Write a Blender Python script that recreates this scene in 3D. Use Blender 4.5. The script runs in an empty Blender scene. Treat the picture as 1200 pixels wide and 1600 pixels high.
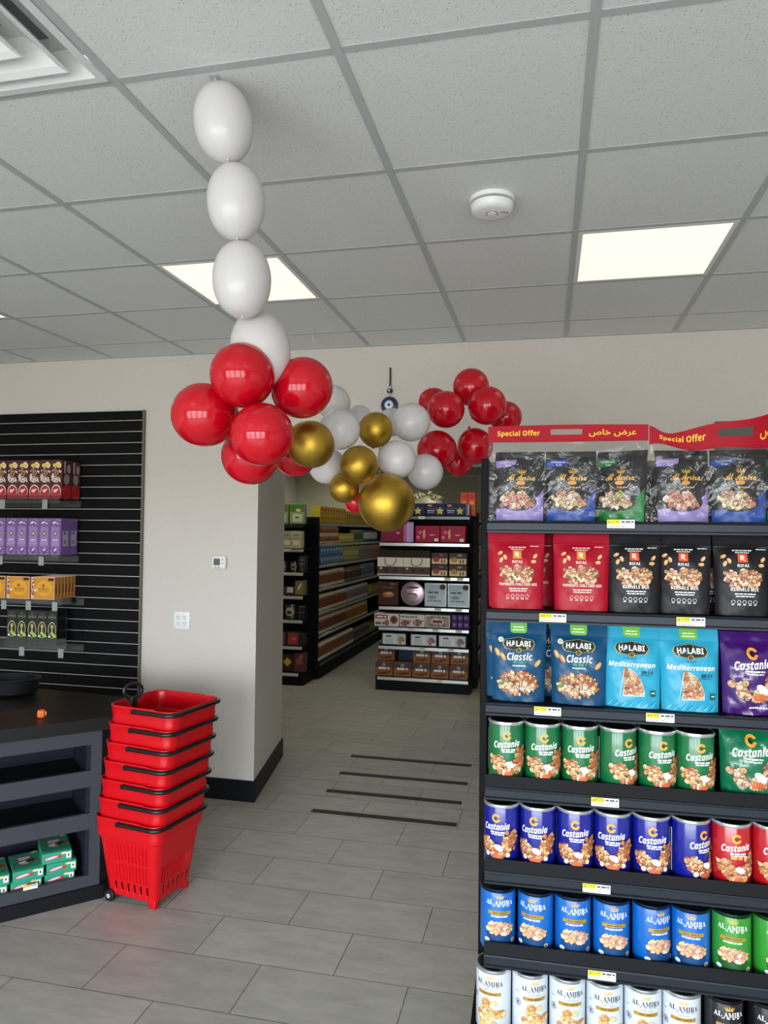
import bpy, bmesh, math, random
from mathutils import Matrix, Vector
R = math.radians
SC = bpy.context.scene
COL = SC.collection

# ------------------------------------------------------------------ camera, world, light, exposure
H_CAM, CEIL = 1.773, 2.950
YAW, PITCH, ROLL, FPX = .2221, .026, .0111, 1133.6
_cy, _sy = math.cos(YAW), math.sin(YAW)
_f = Vector((-_sy*math.cos(PITCH), _cy*math.cos(PITCH), math.sin(PITCH)))
_r0 = Vector((_cy, _sy, 0)); _u0 = _r0.cross(_f)
_r = _r0*math.cos(ROLL)+_u0*math.sin(ROLL); _u = -_r0*math.sin(ROLL)+_u0*math.cos(ROLL)
cam = bpy.data.cameras.new('camera'); cam_ob = bpy.data.objects.new('camera', cam); COL.objects.link(cam_ob)
cam_ob.matrix_world = Matrix(((_r.x, _u.x, -_f.x, 0), (_r.y, _u.y, -_f.y, 0), (_r.z, _u.z, -_f.z, H_CAM), (0, 0, 0, 1)))
cam.sensor_fit = 'HORIZONTAL'; cam.sensor_width = 36; cam.lens = 36*FPX/1200
cam.clip_start = .02; cam.clip_end = 100
SC.camera = cam_ob

wd = bpy.data.worlds.new('sky'); SC.world = wd; wd.use_nodes = True
_n = wd.node_tree; _bg = _n.nodes['Background']
_tc = _n.nodes.new('ShaderNodeTexCoord'); _sp = _n.nodes.new('ShaderNodeSeparateXYZ'); _cr = _n.nodes.new('ShaderNodeValToRGB')
_n.links.new(_tc.outputs['Generated'], _sp.inputs[0]); _n.links.new(_sp.outputs['Z'], _cr.inputs[0]); _n.links.new(_cr.outputs[0], _bg.inputs[0])
_e = _cr.color_ramp.elements                                    # sunlit pavement below the horizon, sky above
_e[0].position = 0; _e[0].color = (.36, .36, .355, 1); _e[1].position = .02; _e[1].color = (.86, .93, 1, 1)
_cr.color_ramp.elements.new(.6).color = (.62, .80, 1, 1)
_bg.inputs[1].default_value = 11.5
def area(name, loc, size, rot, power, col):
    l = bpy.data.lights.new(name, 'AREA'); l.shape = 'RECTANGLE'; l.size, l.size_y = size
    l.energy = power; l.color = col
    o = bpy.data.objects.new(name, l); COL.objects.link(o); o.location = loc; o.rotation_euler = rot
    return o
Y_FRONT = -3.0
WIN = [(-4.2, -2.7), (-2.5, -1.0), (-.8, .7), (.9, 2.4)]       # storefront panes in the wall behind the camera
for i, (a, b) in enumerate(WIN):
    area('daylight', ((a+b)/2, Y_FRONT-.16, 1.275), (b-a, 2.15), (R(90), 0, 0), 1, (1, 1, 1)).data.cycles.is_portal = True
SC.view_settings.view_transform = 'Standard'; SC.view_settings.look = 'None'
SC.view_settings.gamma = 1; SC.view_settings.use_curve_mapping = False
SC.view_settings.exposure = 0.70
LIGHT_E, BACK_E = .5, 6
SC.cycles.use_denoising = True
SC.cycles.max_bounces = 8; SC.cycles.transparent_max_bounces = 16

# ------------------------------------------------------------------ materials
def lin(h):
    c = [int(h[i:i+2], 16)/255 for i in (0, 2, 4)]
    return tuple(x/12.92 if x <= .04045 else ((x+.055)/1.055)**2.4 for x in c)+(1,)
MATS = {}
def M(h, rough=.5, metal=0, coat=0, bump=0, bscale=40, emit=0, spec=.5):
    key = (h, rough, metal, coat, bump, bscale, emit, spec)
    if key in MATS: return MATS[key]
    m = bpy.data.materials.new('surface_'+h); m.use_nodes = True; nt = m.node_tree
    b = nt.nodes['Principled BSDF']
    b.inputs['Base Color'].default_value = lin(h); b.inputs['Roughness'].default_value = rough
    b.inputs['Metallic'].default_value = metal; b.inputs['Coat Weight'].default_value = coat
    b.inputs['Coat Roughness'].default_value = .08; b.inputs['Specular IOR Level'].default_value = spec
    if emit:
        b.inputs['Emission Color'].default_value = lin(h); b.inputs['Emission Strength'].default_value = emit
    if bump:
        n = nt.nodes.new('ShaderNodeTexNoise'); n.inputs['Scale'].default_value = bscale; n.inputs['Detail'].default_value = 3
        tc = nt.nodes.new('ShaderNodeTexCoord'); nt.links.new(tc.outputs['Object'], n.inputs['Vector'])
        bp = nt.nodes.new('ShaderNodeBump'); bp.inputs['Strength'].default_value = bump; bp.inputs['Distance'].default_value = .01
        nt.links.new(n.outputs['Fac'], bp.inputs['Height']); nt.links.new(bp.outputs['Normal'], b.inputs['Normal'])
        if coat: nt.links.new(bp.outputs['Normal'], b.inputs['Coat Normal'])
    MATS[key] = m
    return m
def clear(name, tint, gloss, rough=.08, bump=0, bscale=14):
    m = bpy.data.materials.new(name); m.use_nodes = True; nt = m.node_tree; nt.nodes.clear()
    o = nt.nodes.new('ShaderNodeOutputMaterial'); mx = nt.nodes.new('ShaderNodeMixShader')
    t = nt.nodes.new('ShaderNodeBsdfTransparent'); t.inputs[0].default_value = tint
    g = nt.nodes.new('ShaderNodeBsdfGlossy'); g.inputs['Roughness'].default_value = rough
    mx.inputs[0].default_value = gloss
    nt.links.new(t.outputs[0], mx.inputs[1]); nt.links.new(g.outputs[0], mx.inputs[2])
    nt.links.new(mx.outputs[0], o.inputs[0])
    if bump:
        tc = nt.nodes.new('ShaderNodeTexCoord')
        n = nt.nodes.new('ShaderNodeTexNoise'); n.inputs['Scale'].default_value = bscale; n.inputs['Detail'].default_value = 3
        n.inputs['Distortion'].default_value = 1.2
        nt.links.new(tc.outputs['Object'], n.inputs['Vector'])
        bp = nt.nodes.new('ShaderNodeBump'); bp.inputs['Strength'].default_value = bump; bp.inputs['Distance'].default_value = .03
        nt.links.new(n.outputs['Fac'], bp.inputs['Height'])
        nt.links.new(bp.outputs['Normal'], g.inputs['Normal'])
    return m
FILM = clear('clear_film', (.95, .95, .95, 1), .055, .10, .6, 15)
ACRYLIC = clear('clear_acrylic', (.93, .95, .95, 1), .05, .08)

def noise_mat(name, c1, c2, scale, rough, detail=4, bump=.05, stretch=(1, 1, 1)):
    m = bpy.data.materials.new(name); m.use_nodes = True; nt = m.node_tree; b = nt.nodes['Principled BSDF']
    tc = nt.nodes.new('ShaderNodeTexCoord'); mp = nt.nodes.new('ShaderNodeMapping'); mp.inputs['Scale'].default_value = stretch
    n = nt.nodes.new('ShaderNodeTexNoise'); n.inputs['Scale'].default_value = scale; n.inputs['Detail'].default_value = detail
    cr = nt.nodes.new('ShaderNodeValToRGB'); cr.color_ramp.elements[0].color = lin(c1); cr.color_ramp.elements[1].color = lin(c2)
    cr.color_ramp.elements[0].position = .3; cr.color_ramp.elements[1].position = .7
    L = nt.links.new
    L(tc.outputs['Object'], mp.inputs[0]); L(mp.outputs[0], n.inputs['Vector']); L(n.outputs['Fac'], cr.inputs[0]); L(cr.outputs[0], b.inputs['Base Color'])
    b.inputs['Roughness'].default_value = rough
    bp = nt.nodes.new('ShaderNodeBump'); bp.inputs['Strength'].default_value = bump; bp.inputs['Distance'].default_value = .003
    L(n.outputs['Fac'], bp.inputs['Height']); L(bp.outputs[0], b.inputs['Normal'])
    return m
WALL = noise_mat('wall_paint', 'd2cbc1', 'd6cec4', 60, .55, 3, .03)
WALL_BACK = noise_mat('back_room_paint', 'c6c3b0', 'cdcab8', 60, .6, 3, .03)
def floor_mat():
    m = bpy.data.materials.new('floor_tile'); m.use_nodes = True; nt = m.node_tree; b = nt.nodes['Principled BSDF']; L = nt.links.new
    tc = nt.nodes.new('ShaderNodeTexCoord'); mp = nt.nodes.new('ShaderNodeMapping')
    mp.inputs['Location'].default_value = (1.4343+.3048, -2.8242+.3091*40, 0)
    br = nt.nodes.new('ShaderNodeTexBrick'); br.offset = .5; br.offset_frequency = 2; br.squash = 1
    br.inputs['Scale'].default_value = 1; br.inputs['Brick Width'].default_value = .6096; br.inputs['Row Height'].default_value = .3091
    br.inputs['Mortar Size'].default_value = .0018; br.inputs['Mortar Smooth'].default_value = .1
    br.inputs['Color1'].default_value = lin('a9a69e'); br.inputs['Color2'].default_value = lin('b5b1a8'); br.inputs['Mortar'].default_value = lin('474742')
    n = nt.nodes.new('ShaderNodeTexNoise'); n.inputs['Scale'].default_value = 5; n.inputs['Detail'].default_value = 8; n.inputs['Roughness'].default_value = .65
    mp2 = nt.nodes.new('ShaderNodeMapping'); mp2.inputs['Scale'].default_value = (1, 3, 1)
    cr = nt.nodes.new('ShaderNodeValToRGB'); cr.color_ramp.elements[0].color = (.80, .80, .79, 1); cr.color_ramp.elements[1].color = (1.08, 1.08, 1.07, 1)
    cr.color_ramp.elements[0].position = .3; cr.color_ramp.elements[1].position = .7
    mx = nt.nodes.new('ShaderNodeMix'); mx.data_type = 'RGBA'; mx.blend_type = 'MULTIPLY'; mx.inputs[0].default_value = 1
    L(tc.outputs['Object'], mp.inputs[0]); L(mp.outputs[0], br.inputs['Vector']); L(tc.outputs['Object'], mp2.inputs[0]); L(mp2.outputs[0], n.inputs['Vector'])
    L(n.outputs['Fac'], cr.inputs[0]); L(br.outputs['Color'], mx.inputs[6]); L(cr.outputs[0], mx.inputs[7]); L(mx.outputs[2], b.inputs['Base Color'])
    b.inputs['Roughness'].default_value = .45
    bp = nt.nodes.new('ShaderNodeBump'); bp.inputs['Strength'].default_value = .4; bp.inputs['Distance'].default_value = .002; bp.invert = True
    L(br.outputs['Fac'], bp.inputs['Height']); L(bp.outputs[0], b.inputs['Normal'])
    return m
def ceil_mat():
    m = bpy.data.materials.new('ceiling_tile'); m.use_nodes = True; nt = m.node_tree; b = nt.nodes['Principled BSDF']; L = nt.links.new
    tc = nt.nodes.new('ShaderNodeTexCoord')
    v = nt.nodes.new('ShaderNodeTexVoronoi'); v.inputs['Scale'].default_value = 135; v.inputs['Randomness'].default_value = 1
    n0 = nt.nodes.new('ShaderNodeTexNoise'); n0.inputs['Scale'].default_value = 170; n0.inputs['Detail'].default_value = 2
    add = nt.nodes.new('ShaderNodeMixRGB'); add.blend_type = 'ADD'; add.inputs[0].default_value = .010
    L(tc.outputs['Object'], add.inputs[1]); L(n0.outputs['Color'], add.inputs[2]); L(add.outputs[0], v.inputs['Vector'])
    sep = nt.nodes.new('ShaderNodeSeparateColor'); L(v.outputs['Color'], sep.inputs[0])
    th = nt.nodes.new('ShaderNodeMath'); th.operation = 'MULTIPLY'; th.inputs[1].default_value = .22; L(sep.outputs[0], th.inputs[0])
    lt = nt.nodes.new('ShaderNodeMath'); lt.operation = 'LESS_THAN'; L(v.outputs['Distance'], lt.inputs[0]); L(th.outputs[0], lt.inputs[1])
    n = nt.nodes.new('ShaderNodeTexNoise'); n.inputs['Scale'].default_value = 160; n.inputs['Detail'].default_value = 3; L(tc.outputs['Object'], n.inputs['Vector'])
    cr = nt.nodes.new('ShaderNodeValToRGB'); cr.color_ramp.elements[0].color = lin('d6d8d6'); cr.color_ramp.elements[1].color = lin('e4e5e2'); L(n.outputs['Fac'], cr.inputs[0])
    mx = nt.nodes.new('ShaderNodeMix'); mx.data_type = 'RGBA'; mx.inputs[7].default_value = lin('8b8d8c'); L(lt.outputs[0], mx.inputs[0]); L(cr.outputs[0], mx.inputs[6])
    L(mx.outputs[2], b.inputs['Base Color']); b.inputs['Roughness'].default_value = .85
    bp = nt.nodes.new('ShaderNodeBump'); bp.inputs['Strength'].default_value = .25; bp.inputs['Distance'].default_value = .003
    L(n.outputs['Fac'], bp.inputs['Height']); L(bp.outputs[0], b.inputs['Normal'])
    return m
BLACK = M('0b0b0d', .55, spec=.12)

# ------------------------------------------------------------------ mesh builder
class MB:
    def __init__(s): s.v = []; s.f = []; s.m = []; s.mats = []
    def mi(s, m):
        if m not in s.mats: s.mats.append(m)
        return s.mats.index(m)
    def add(s, vs, fs, mat, mx=None):
        o = len(s.v); i = s.mi(mat)
        s.v += [tuple(mx @ Vector(p)) for p in vs] if mx else [tuple(p) for p in vs]
        for f in fs: s.f.append([o+k for k in f]); s.m.append(i)
        return s
    def bm(s, b, mat, mx=None):
        b.verts.index_update()
        s.add([v.co[:] for v in b.verts], [[v.index for v in f.verts] for f in b.faces], mat, mx); b.free(); return s
    def box(s, lo, hi, mat, bev=0, seg=1, mx=None):
        b = bmesh.new(); bmesh.ops.create_cube(b, size=1)
        for v in b.verts: v.co = Vector([(lo[i]+hi[i])/2+v.co[i]*(hi[i]-lo[i]) for i in range(3)])
        if bev: bmesh.ops.bevel(b, geom=b.edges[:], offset=bev, segments=seg, affect='EDGES', profile=.5)
        return s.bm(b, mat, mx)
    def lathe(s, prof, mat, n=32, mx=None, sx=1, sy=1):
        vs = []; fs = []; k = len(prof)
        for j in range(n):
            a = 2*math.pi*j/n
            for r, z in prof: vs.append((r*math.cos(a)*sx, r*math.sin(a)*sy, z))
        for j in range(n):
            jn = (j+1) % n
            for i in range(k-1): fs.append((j*k+i, jn*k+i, jn*k+i+1, j*k+i+1))
        if prof[0][0] > 1e-6: fs.append([j*k for j in range(n)][::-1])
        if prof[-1][0] > 1e-6: fs.append([j*k+k-1 for j in range(n)])
        return s.add(vs, fs, mat, mx)
    def prism(s, pts, z0, z1, mat, mx=None):
        n = len(pts); vs = [(x, y, z0) for x, y in pts]+[(x, y, z1) for x, y in pts]
        fs = [list(range(n))[::-1], list(range(n, 2*n))]+[(i, (i+1) % n, n+(i+1) % n, n+i) for i in range(n)]
        return s.add(vs, fs, mat, mx)
    def tube(s, pts, r, mat, n=8, mx=None, closed=False):
        P = [Vector(p) for p in pts]; vs = []; fs = []; up = None; N = len(P)
        for i in range(N):
            a = P[i-1] if (i or closed) else P[0]; c = P[(i+1) % N] if (i < N-1 or closed) else P[-1]
            t = (c-a).normalized()
            if up is None: up = t.orthogonal().normalized()
            up = (up-t*up.dot(t)).normalized(); w = t.cross(up)
            for k in range(n):
                q = 2*math.pi*k/n; vs.append(P[i]+up*r*math.cos(q)+w*r*math.sin(q))
        for i in range(N if closed else N-1):
            j = (i+1) % N
            for k in range(n): fs.append((i*n+k, i*n+(k+1) % n, j*n+(k+1) % n, j*n+k))
        if not closed: fs += [list(range(n))[::-1], list(range((N-1)*n, N*n))]
        return s.add(vs, fs, mat, mx)
    def grid(s, fn, nu, nv, mat, mx=None):
        vs = [fn(i/nu, j/nv) for j in range(nv+1) for i in range(nu+1)]; w = nu+1
        return s.add(vs, [(j*w+i, j*w+i+1, (j+1)*w+i+1, (j+1)*w+i) for j in range(nv) for i in range(nu)], mat, mx)
    def mesh(s, name, smooth=True):
        me = bpy.data.meshes.new(name); me.from_pydata(s.v, [], s.f)
        for m in s.mats: me.materials.append(m)
        me.polygons.foreach_set('material_index', s.m)
        if smooth:
            me.polygons.foreach_set('use_smooth', [True]*len(s.f)); me.set_sharp_from_angle(angle=R(38))
        me.update(); return me
    def build(s, name, parent=None, smooth=True):
        return link(name, s.mesh(name, smooth), parent)

def link(name, data, parent=None):
    o = bpy.data.objects.new(name, data); COL.objects.link(o)
    if parent is not None: o.parent = parent
    return o
def tag(o, label, cat, group=None):
    o['label'] = label; o['category'] = cat
    if group: o['group'] = group
    return o
def empty(name, label, cat, loc, rz=0, group=None, rx=0, ry=0):
    o = link(name, None); o.empty_display_size = .02
    o.location = loc; o.rotation_euler = (rx, ry, rz)
    return tag(o, label, cat, group)
def structure(name, mb, smooth=True, label=None):
    o = mb.build(name, None, smooth); o['kind'] = 'structure'
    if label: o['label'] = label
    return o
def place(parts, name, label, cat, loc, rz=0, group=None, rx=0, ry=0):
    """parts: [(part name, mesh, index of the parent part or None)]; one part alone makes a single mesh thing"""
    if len(parts) == 1:
        o = link(name, parts[0][1]); o.location = loc; o.rotation_euler = (rx, ry, rz); return tag(o, label, cat, group)
    root = empty(name, label, cat, loc, rz, group, rx, ry); made = []
    for pn, me, pi in parts:
        made.append(link(pn, me, root if pi is None else made[pi]))
    return root

# ------------------------------------------------------------------ printing on packages
_TX = {}
def math_abc(s, up, lo): return ''.join(chr(up+ord(c)-65) if 'A' <= c <= 'Z' else chr(lo+ord(c)-97) if 'a' <= c <= 'z' else c for c in s)
def serif(s): return math_abc(s, 0x1D400, 0x1D41A)
def bolditalic(s): return math_abc(s, 0x1D63C, 0x1D656)
def sansbold(s): return math_abc(s, 0x1D5D4, 0x1D5EE)
def script(s): return math_abc(s, 0x1D4D0, 0x1D4EA)
def text_geo(s, fat=0):
    if (s, fat) in _TX: return _TX[s, fat]
    c = bpy.data.curves.new('lettering', 'FONT'); c.body = s; c.size = 1; c.resolution_u = 2; c.offset = fat
    o = bpy.data.objects.new('lettering', c); COL.objects.link(o)
    dg = bpy.context.evaluated_depsgraph_get(); me = o.evaluated_get(dg).to_mesh()
    vs = [(v.co.x, v.co.y) for v in me.vertices]; fs = [tuple(p.vertices) for p in me.polygons]
    o.evaluated_get(dg).to_mesh_clear(); bpy.data.objects.remove(o); bpy.data.curves.remove(c)
    x0 = min(v[0] for v in vs); x1 = max(v[0] for v in vs); y0 = min(v[1] for v in vs); y1 = max(v[1] for v in vs)
    out = []
    for f in fs:
        a = sum(vs[f[i]][0]*vs[f[(i+1) % len(f)]][1]-vs[f[(i+1) % len(f)]][0]*vs[f[i]][1] for i in range(len(f)))
        out.append(f if a > 0 else f[::-1])
    _TX[s, fat] = (vs, out, x0, x1, y0, y1); return _TX[s, fat]
class Print:
    def __init__(s, lift=.0004, step=.00003): s.items = []; s.z = lift; s.step = step
    def poly(s, pts, mat, dz=None):
        a = sum(pts[i][0]*pts[(i+1) % len(pts)][1]-pts[(i+1) % len(pts)][0]*pts[i][1] for i in range(len(pts)))
        if a < 0: pts = pts[::-1]
        s.items.append((pts, [tuple(range(len(pts)))], mat, s.z)); s.z += s.step if dz is None else dz
    def rect(s, x0, y0, x1, y1, mat): s.poly([(x0, y0), (x1, y0), (x1, y1), (x0, y1)], mat)
    def ell(s, cx, cy, rx, ry, mat, rot=0, n=18, dz=None):
        c, q = math.cos(rot), math.sin(rot)
        s.poly([(cx+rx*math.cos(t)*c-ry*math.sin(t)*q, cy+rx*math.cos(t)*q+ry*math.sin(t)*c) for t in [2*math.pi*i/n for i in range(n)]], mat, dz)
    def arc(s, cx, cy, r0, r1, a0, a1, mat, n=14):
        vs = []; fs = []
        for i in range(n+1):
            t = R(a0+(a1-a0)*i/n); w = 1-.75*(i/n)**2 if r0 < 0 else 1
            ri, ro = (abs(r0), r1) if r0 > 0 else (r1-(r1+r0)*w, r1)
            vs += [(cx+ri*math.cos(t), cy+ri*math.sin(t)), (cx+ro*math.cos(t), cy+ro*math.sin(t))]
        for i in range(n): fs.append((2*i, 2*i+1, 2*i+3, 2*i+2) if a1 > a0 else (2*i, 2*i+2, 2*i+3, 2*i+1))
        s.items.append((vs, fs, mat, s.z)); s.z += s.step
    def text(s, st, cx, cy, w, mat, h=None, fat=0, shear=0, rise=0):
        vs, fs, x0, x1, y0, y1 = text_geo(st, fat); k = w/(x1-x0); ky = k if h is None else h/(y1-y0); ym = (y0+y1)/2; xm = (x0+x1)/2
        s.items.append(([(cx+(x-xm)*k+shear*(y-ym)*ky, cy+(y-ym)*ky+rise*(x-xm)*k) for x, y in vs], fs, mat, s.z)); s.z += s.step
    def bars(s, cx, cy, w, h, mat, seed=0, gap=.25):      # a line of print too small to read
        rg = random.Random(seed); x = cx-w/2
        while x < cx+w/2-h*.5:
            k = min(rg.uniform(1.2, 4)*h, cx+w/2-x); s.rect(x, cy-h/2, x+k, cy+h/2, mat); s.z -= s.step; x += k+h*gap*2
        s.z += s.step
    def nuts(s, n, fn, s0, s1, pal, seed=1, edge='7a4c30'):
        rg = random.Random(seed); pts = sorted([fn(rg) for _ in range(n)], key=lambda p: -p[1])
        em = M(edge, .5)
        for x, y in pts:
            a = rg.uniform(0, 3.14); r = rg.uniform(s0, s1); q = rg.uniform(.55, .9); m = M(rg.choice(pal), .45)
            s.ell(x, y, r*1.14, r*q*1.18, em, a, 9, 7e-6); s.ell(x, y, r, r*q, m, a, 9, 7e-6)
            if rg.random() < .45: s.ell(x-r*.15, y+r*.15, r*.45, r*.2, M(rg.choice(pal[:2]), .45), a, 7, 7e-6)
    def bake(s, mb, fn, du, dv):
        """fn(u, v, lift) -> a point on the package; faces are cut so that they follow its curve"""
        b = bmesh.new(); mats = []
        for pts, fs, mat, z in s.items:
            if mat not in mats: mats.append(mat)
            vv = [b.verts.new((x, y, z)) for x, y in pts]
            for f in fs:
                try: q = b.faces.new([vv[i] for i in f])
                except ValueError: continue
                q.material_index = mats.index(mat)
        bmesh.ops.triangulate(b, faces=[f for f in b.faces if len(f.verts) > 4])
        xs = [v.co.x for v in b.verts]; ys = [v.co.y for v in b.verts]
        for d, lo, hi, nrm in ((du, min(xs), max(xs), (1, 0, 0)), (dv, min(ys), max(ys), (0, 1, 0))):
            if not d: continue
            k = math.floor(lo/d)+1
            while k*d < hi:
                co = (k*d, 0, 0) if nrm[0] else (0, k*d, 0)
                bmesh.ops.bisect_plane(b, geom=b.verts[:]+b.edges[:]+b.faces[:], plane_co=co, plane_no=nrm, dist=1e-6); k += 1
        b.verts.index_update(); o = len(mb.v); mb.v += [tuple(fn(v.co.x, v.co.y, v.co.z)) for v in b.verts]
        ix = [mb.mi(m) for m in mats]
        for f in b.faces: mb.f.append([o+v.index for v in f.verts]); mb.m.append(ix[f.material_index])
        b.free()
WHITE_INK = M('f4f3ef', .4); GOLD_INK = M('d9b04a', .35); BLACK_INK = M('15151a', .5)
NUT = ['d9a066', 'e8c690', 'c27b45', 'b5653a', 'a8492f', 'efd9b0']
NUT_PALE = ['f0d8b0', 'e6c08c', 'd8a878', 'f4e4c8', 'c98f6a', 'b8757a']
NUT_PINK = ['e7b79a', 'd98a72', 'c9605a', 'efd2b4', 'b97a5a', 'f0e0cc']
ORD = ['first', 'second', 'third', 'fourth', 'fifth', 'sixth', 'seventh', 'eighth', 'ninth', 'tenth']

# ------------------------------------------------------------------ the setting
YW, YJ, XJ, XO, HEAD = 4.47, 5.42, -1.86, .75, 2.20            # wall face, jamb depth, opening left and right, header height
XL, XR, YB = -5.3, 4.2, 14.9
mb = MB(); mb.box((XL-.1, Y_FRONT-.1, -.08), (XR+.1, YB+.1, 0), floor_mat()); structure('floor', mb)
GX, GY, GS = .1001, 1.6811, .6096
HX0, HX1, HY0, HY1 = GX-3*GS+.012, GX-2*GS-.012, GY-GS+.012, GY-.012       # opening for the air diffuser
mb = MB(); CM = ceil_mat(); zc0, zc1 = CEIL+.0025, CEIL+.08
mb.box((XL-.1, Y_FRONT-.1, zc0), (XR+.1, HY0, zc1), CM); mb.box((XL-.1, HY1, zc0), (XR+.1, YB+.1, zc1), CM)
mb.box((XL-.1, HY0, zc0), (HX0, HY1, zc1), CM); mb.box((HX1, HY0, zc0), (XR+.1, HY1, zc1), CM); structure('ceiling', mb)
GRID = M('b4b8b8', .5)
mb = MB()
for k in range(-9, 7):
    x = GX+k*GS
    if XL < x < XR: mb.box((x-.012, Y_FRONT, CEIL-.001), (x+.012, YW, CEIL+.006), GRID)
for k in range(-8, 6):
    y = GY+k*GS
    if Y_FRONT < y < YW: mb.box((XL, y-.012, CEIL+.0005), (XR, y+.012, CEIL+.006), GRID)
mb.box((XL, YW-.022, CEIL-.002), (XR, YW, CEIL+.006), GRID)
structure('trim_1', mb, False, 'suspended ceiling grid')
mb = MB()
XJ2 = -2.03
mb.prism([(XL, YW), (XJ, YW), (XJ2, YJ), (XL, YJ)], 0, CEIL+.005, WALL)
mb.box((XO, YW, 0), (XR, YJ-.3, CEIL+.005), WALL)
mb.prism([(XJ, YW), (XO, YW), (XO, YW+.3), (XJ-.054, YW+.3)], HEAD, CEIL+.005, WALL)
structure('wall_back', mb, False)
mb = MB(); mb.box((XL-.1, Y_FRONT, 0), (XL, YB, CEIL), WALL); structure('wall_left', mb)
mb = MB(); mb.box((XR, Y_FRONT, 0), (XR+.1, YB, CEIL), WALL); structure('wall_right', mb)
mb = MB(); mb.box((XL, YB, 0), (XR, YB+.1, CEIL), WALL_BACK)
mb.box((-1.36, YJ, 0), (-1.26, YB, CEIL), WALL_BACK) if 0 else None
structure('wall_far', mb)
mb = MB(); mb.box((.2, 7.4, 0), (.3, YB, CEIL), WALL_BACK); structure('wall_inner', mb)
mb = MB(); mb.box((XL, YB-.05, CEIL-.07), (XR, YB, CEIL), M('d8d6c8', .6)); structure('trim_2', mb)
mb = MB(); mb.box((-1.40, YB-.04, 0), (-1.33, YB, CEIL-.07), M('d8d6c8', .6)); structure('trim_3', mb)
mb = MB()
edges = [XL]+[e for w in WIN for e in w]+[XR]
mb.box((XL, Y_FRONT-.15, 0), (XR, Y_FRONT, .2), WALL); mb.box((XL, Y_FRONT-.15, 2.35), (XR, Y_FRONT, CEIL), WALL)
for i in range(0, len(edges), 2): mb.box((edges[i], Y_FRONT-.15, .2), (edges[i+1], Y_FRONT, 2.35), WALL)
structure('wall_front', mb)
for i, (a, b) in enumerate(WIN):
    mb = MB(); F = M('3a3b3d', .4)
    mb.box((a, Y_FRONT-.1, .2), (a+.05, Y_FRONT-.02, 2.35), F); mb.box((b-.05, Y_FRONT-.1, .2), (b, Y_FRONT-.02, 2.35), F)
    mb.box((a+.05, Y_FRONT-.1, 2.30), (b-.05, Y_FRONT-.02, 2.35), F); mb.box((a+.05, Y_FRONT-.1, .2), (b-.05, Y_FRONT-.02, .25), F)
    structure('window_%d' % (i+1), mb)
BB = M('0c0d0f', .5, spec=.25)
mb = MB()
mb.prism([(XL, YW), (XJ+.012, YW), (XJ+.012, YW-.012), (XL, YW-.012)], 0, .135, BB)
mb.prism([(XJ, YW-.002), (XJ+.012, YW-.012), (XJ2+.012, YJ+.012), (XJ2, YJ)], 0, .135, BB)
structure('baseboard_back', mb, False)

# ------------------------------------------------------------------ ceiling fittings
def ceiling_light(x0, y0, label, e, grp='flat panel ceiling lights'):
    t = empty('ceiling_light', label, 'ceiling light', (x0+GS/2, y0+GS/2, CEIL+.0005), 0, grp)
    h = GS/2-.012; mb = MB(); F = M('e6e6e2', .5)
    for a, b in (((-h, -h), (h, -h+.018)), ((-h, h-.018), (h, h)), ((-h, -h+.018), (-h+.018, h-.018)), ((h-.018, -h+.018), (h, h-.018))):
        mb.box((a[0], a[1], -.0006), (b[0], b[1], .009), F)
    mb.build('frame', t)
    mb = MB(); mb.box((-h+.018, -h+.018, 0), (h-.018, h-.018, .008), M('fffbe6', .6, emit=e)); mb.build('diffuser', t)
ceiling_light(GX, GY+2*GS, 'square lit ceiling panel right of the smoke detector', LIGHT_E)
ceiling_light(GX-3*GS, GY+2*GS, 'square lit ceiling panel behind the third white balloon of the string', LIGHT_E)
ceiling_light(GX-6*GS, GY+2*GS, 'lit ceiling panel cut by the left edge of the photo', LIGHT_E)
for k in (0, -3): ceiling_light(GX+k*GS, GY-3*GS, 'lit ceiling panel behind the viewer', LIGHT_E)
for x, y in ((-3.2, 7.0), (-1.4, 7.0), (-3.2, 10.2), (-1.4, 9.6), (-4.4, 13.4), (-4.4, 11.8)):  # last two panels are added out of sight to brighten the far wall
    ceiling_light(x, y, 'unseen lit ceiling panel in the dim back room', BACK_E)

t = empty('ceiling_vent', 'white square stepped air diffuser in the ceiling corner at upper left', 'air vent', (GX-2.5*GS, GY-.5*GS, CEIL-.002))
VW = M('dfe0de', .45)
def ring(name, h, prof, parent):
    mb = MB()
    for i in range(len(prof)-1):
        (a, za), (b, zb) = prof[i], prof[i+1]
        A = [(-a, -a, za), (a, -a, za), (a, a, za), (-a, a, za)]; B = [(-b, -b, zb), (b, -b, zb), (b, b, zb), (-b, b, zb)]
        mb.add(A+B, [(k, 4+k, 4+(k+1) % 4, (k+1) % 4) for k in range(4)], VW)
    return mb.build(name, parent)
ring('frame', .292, [(.292, 0), (.292, -.003), (.270, -.004), (.262, .004), (.250, .025), (.225, .048), (.19, .058)], t)
ring('vane', .2, [(.19, .03), (.226, -.010), (.222, -.013), (.205, -.004), (.180, .022), (.150, .042), (.115, .050)], t)
ring('vane', .13, [(.11, .03), (.150, -.010), (.146, -.013), (.130, -.004), (.108, .018), (.085, .032), (.05, .038)], t)
mb = MB(); mb.box((-.072, -.072, -.013), (.072, .072, -.004), VW, .003); mb.build('centre_plate', t)
mb = MB(); mb.box((-.285, -.285, .072), (.285, .285, .078), M('8a8c8d', .7)); mb.build('duct', t)

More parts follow.
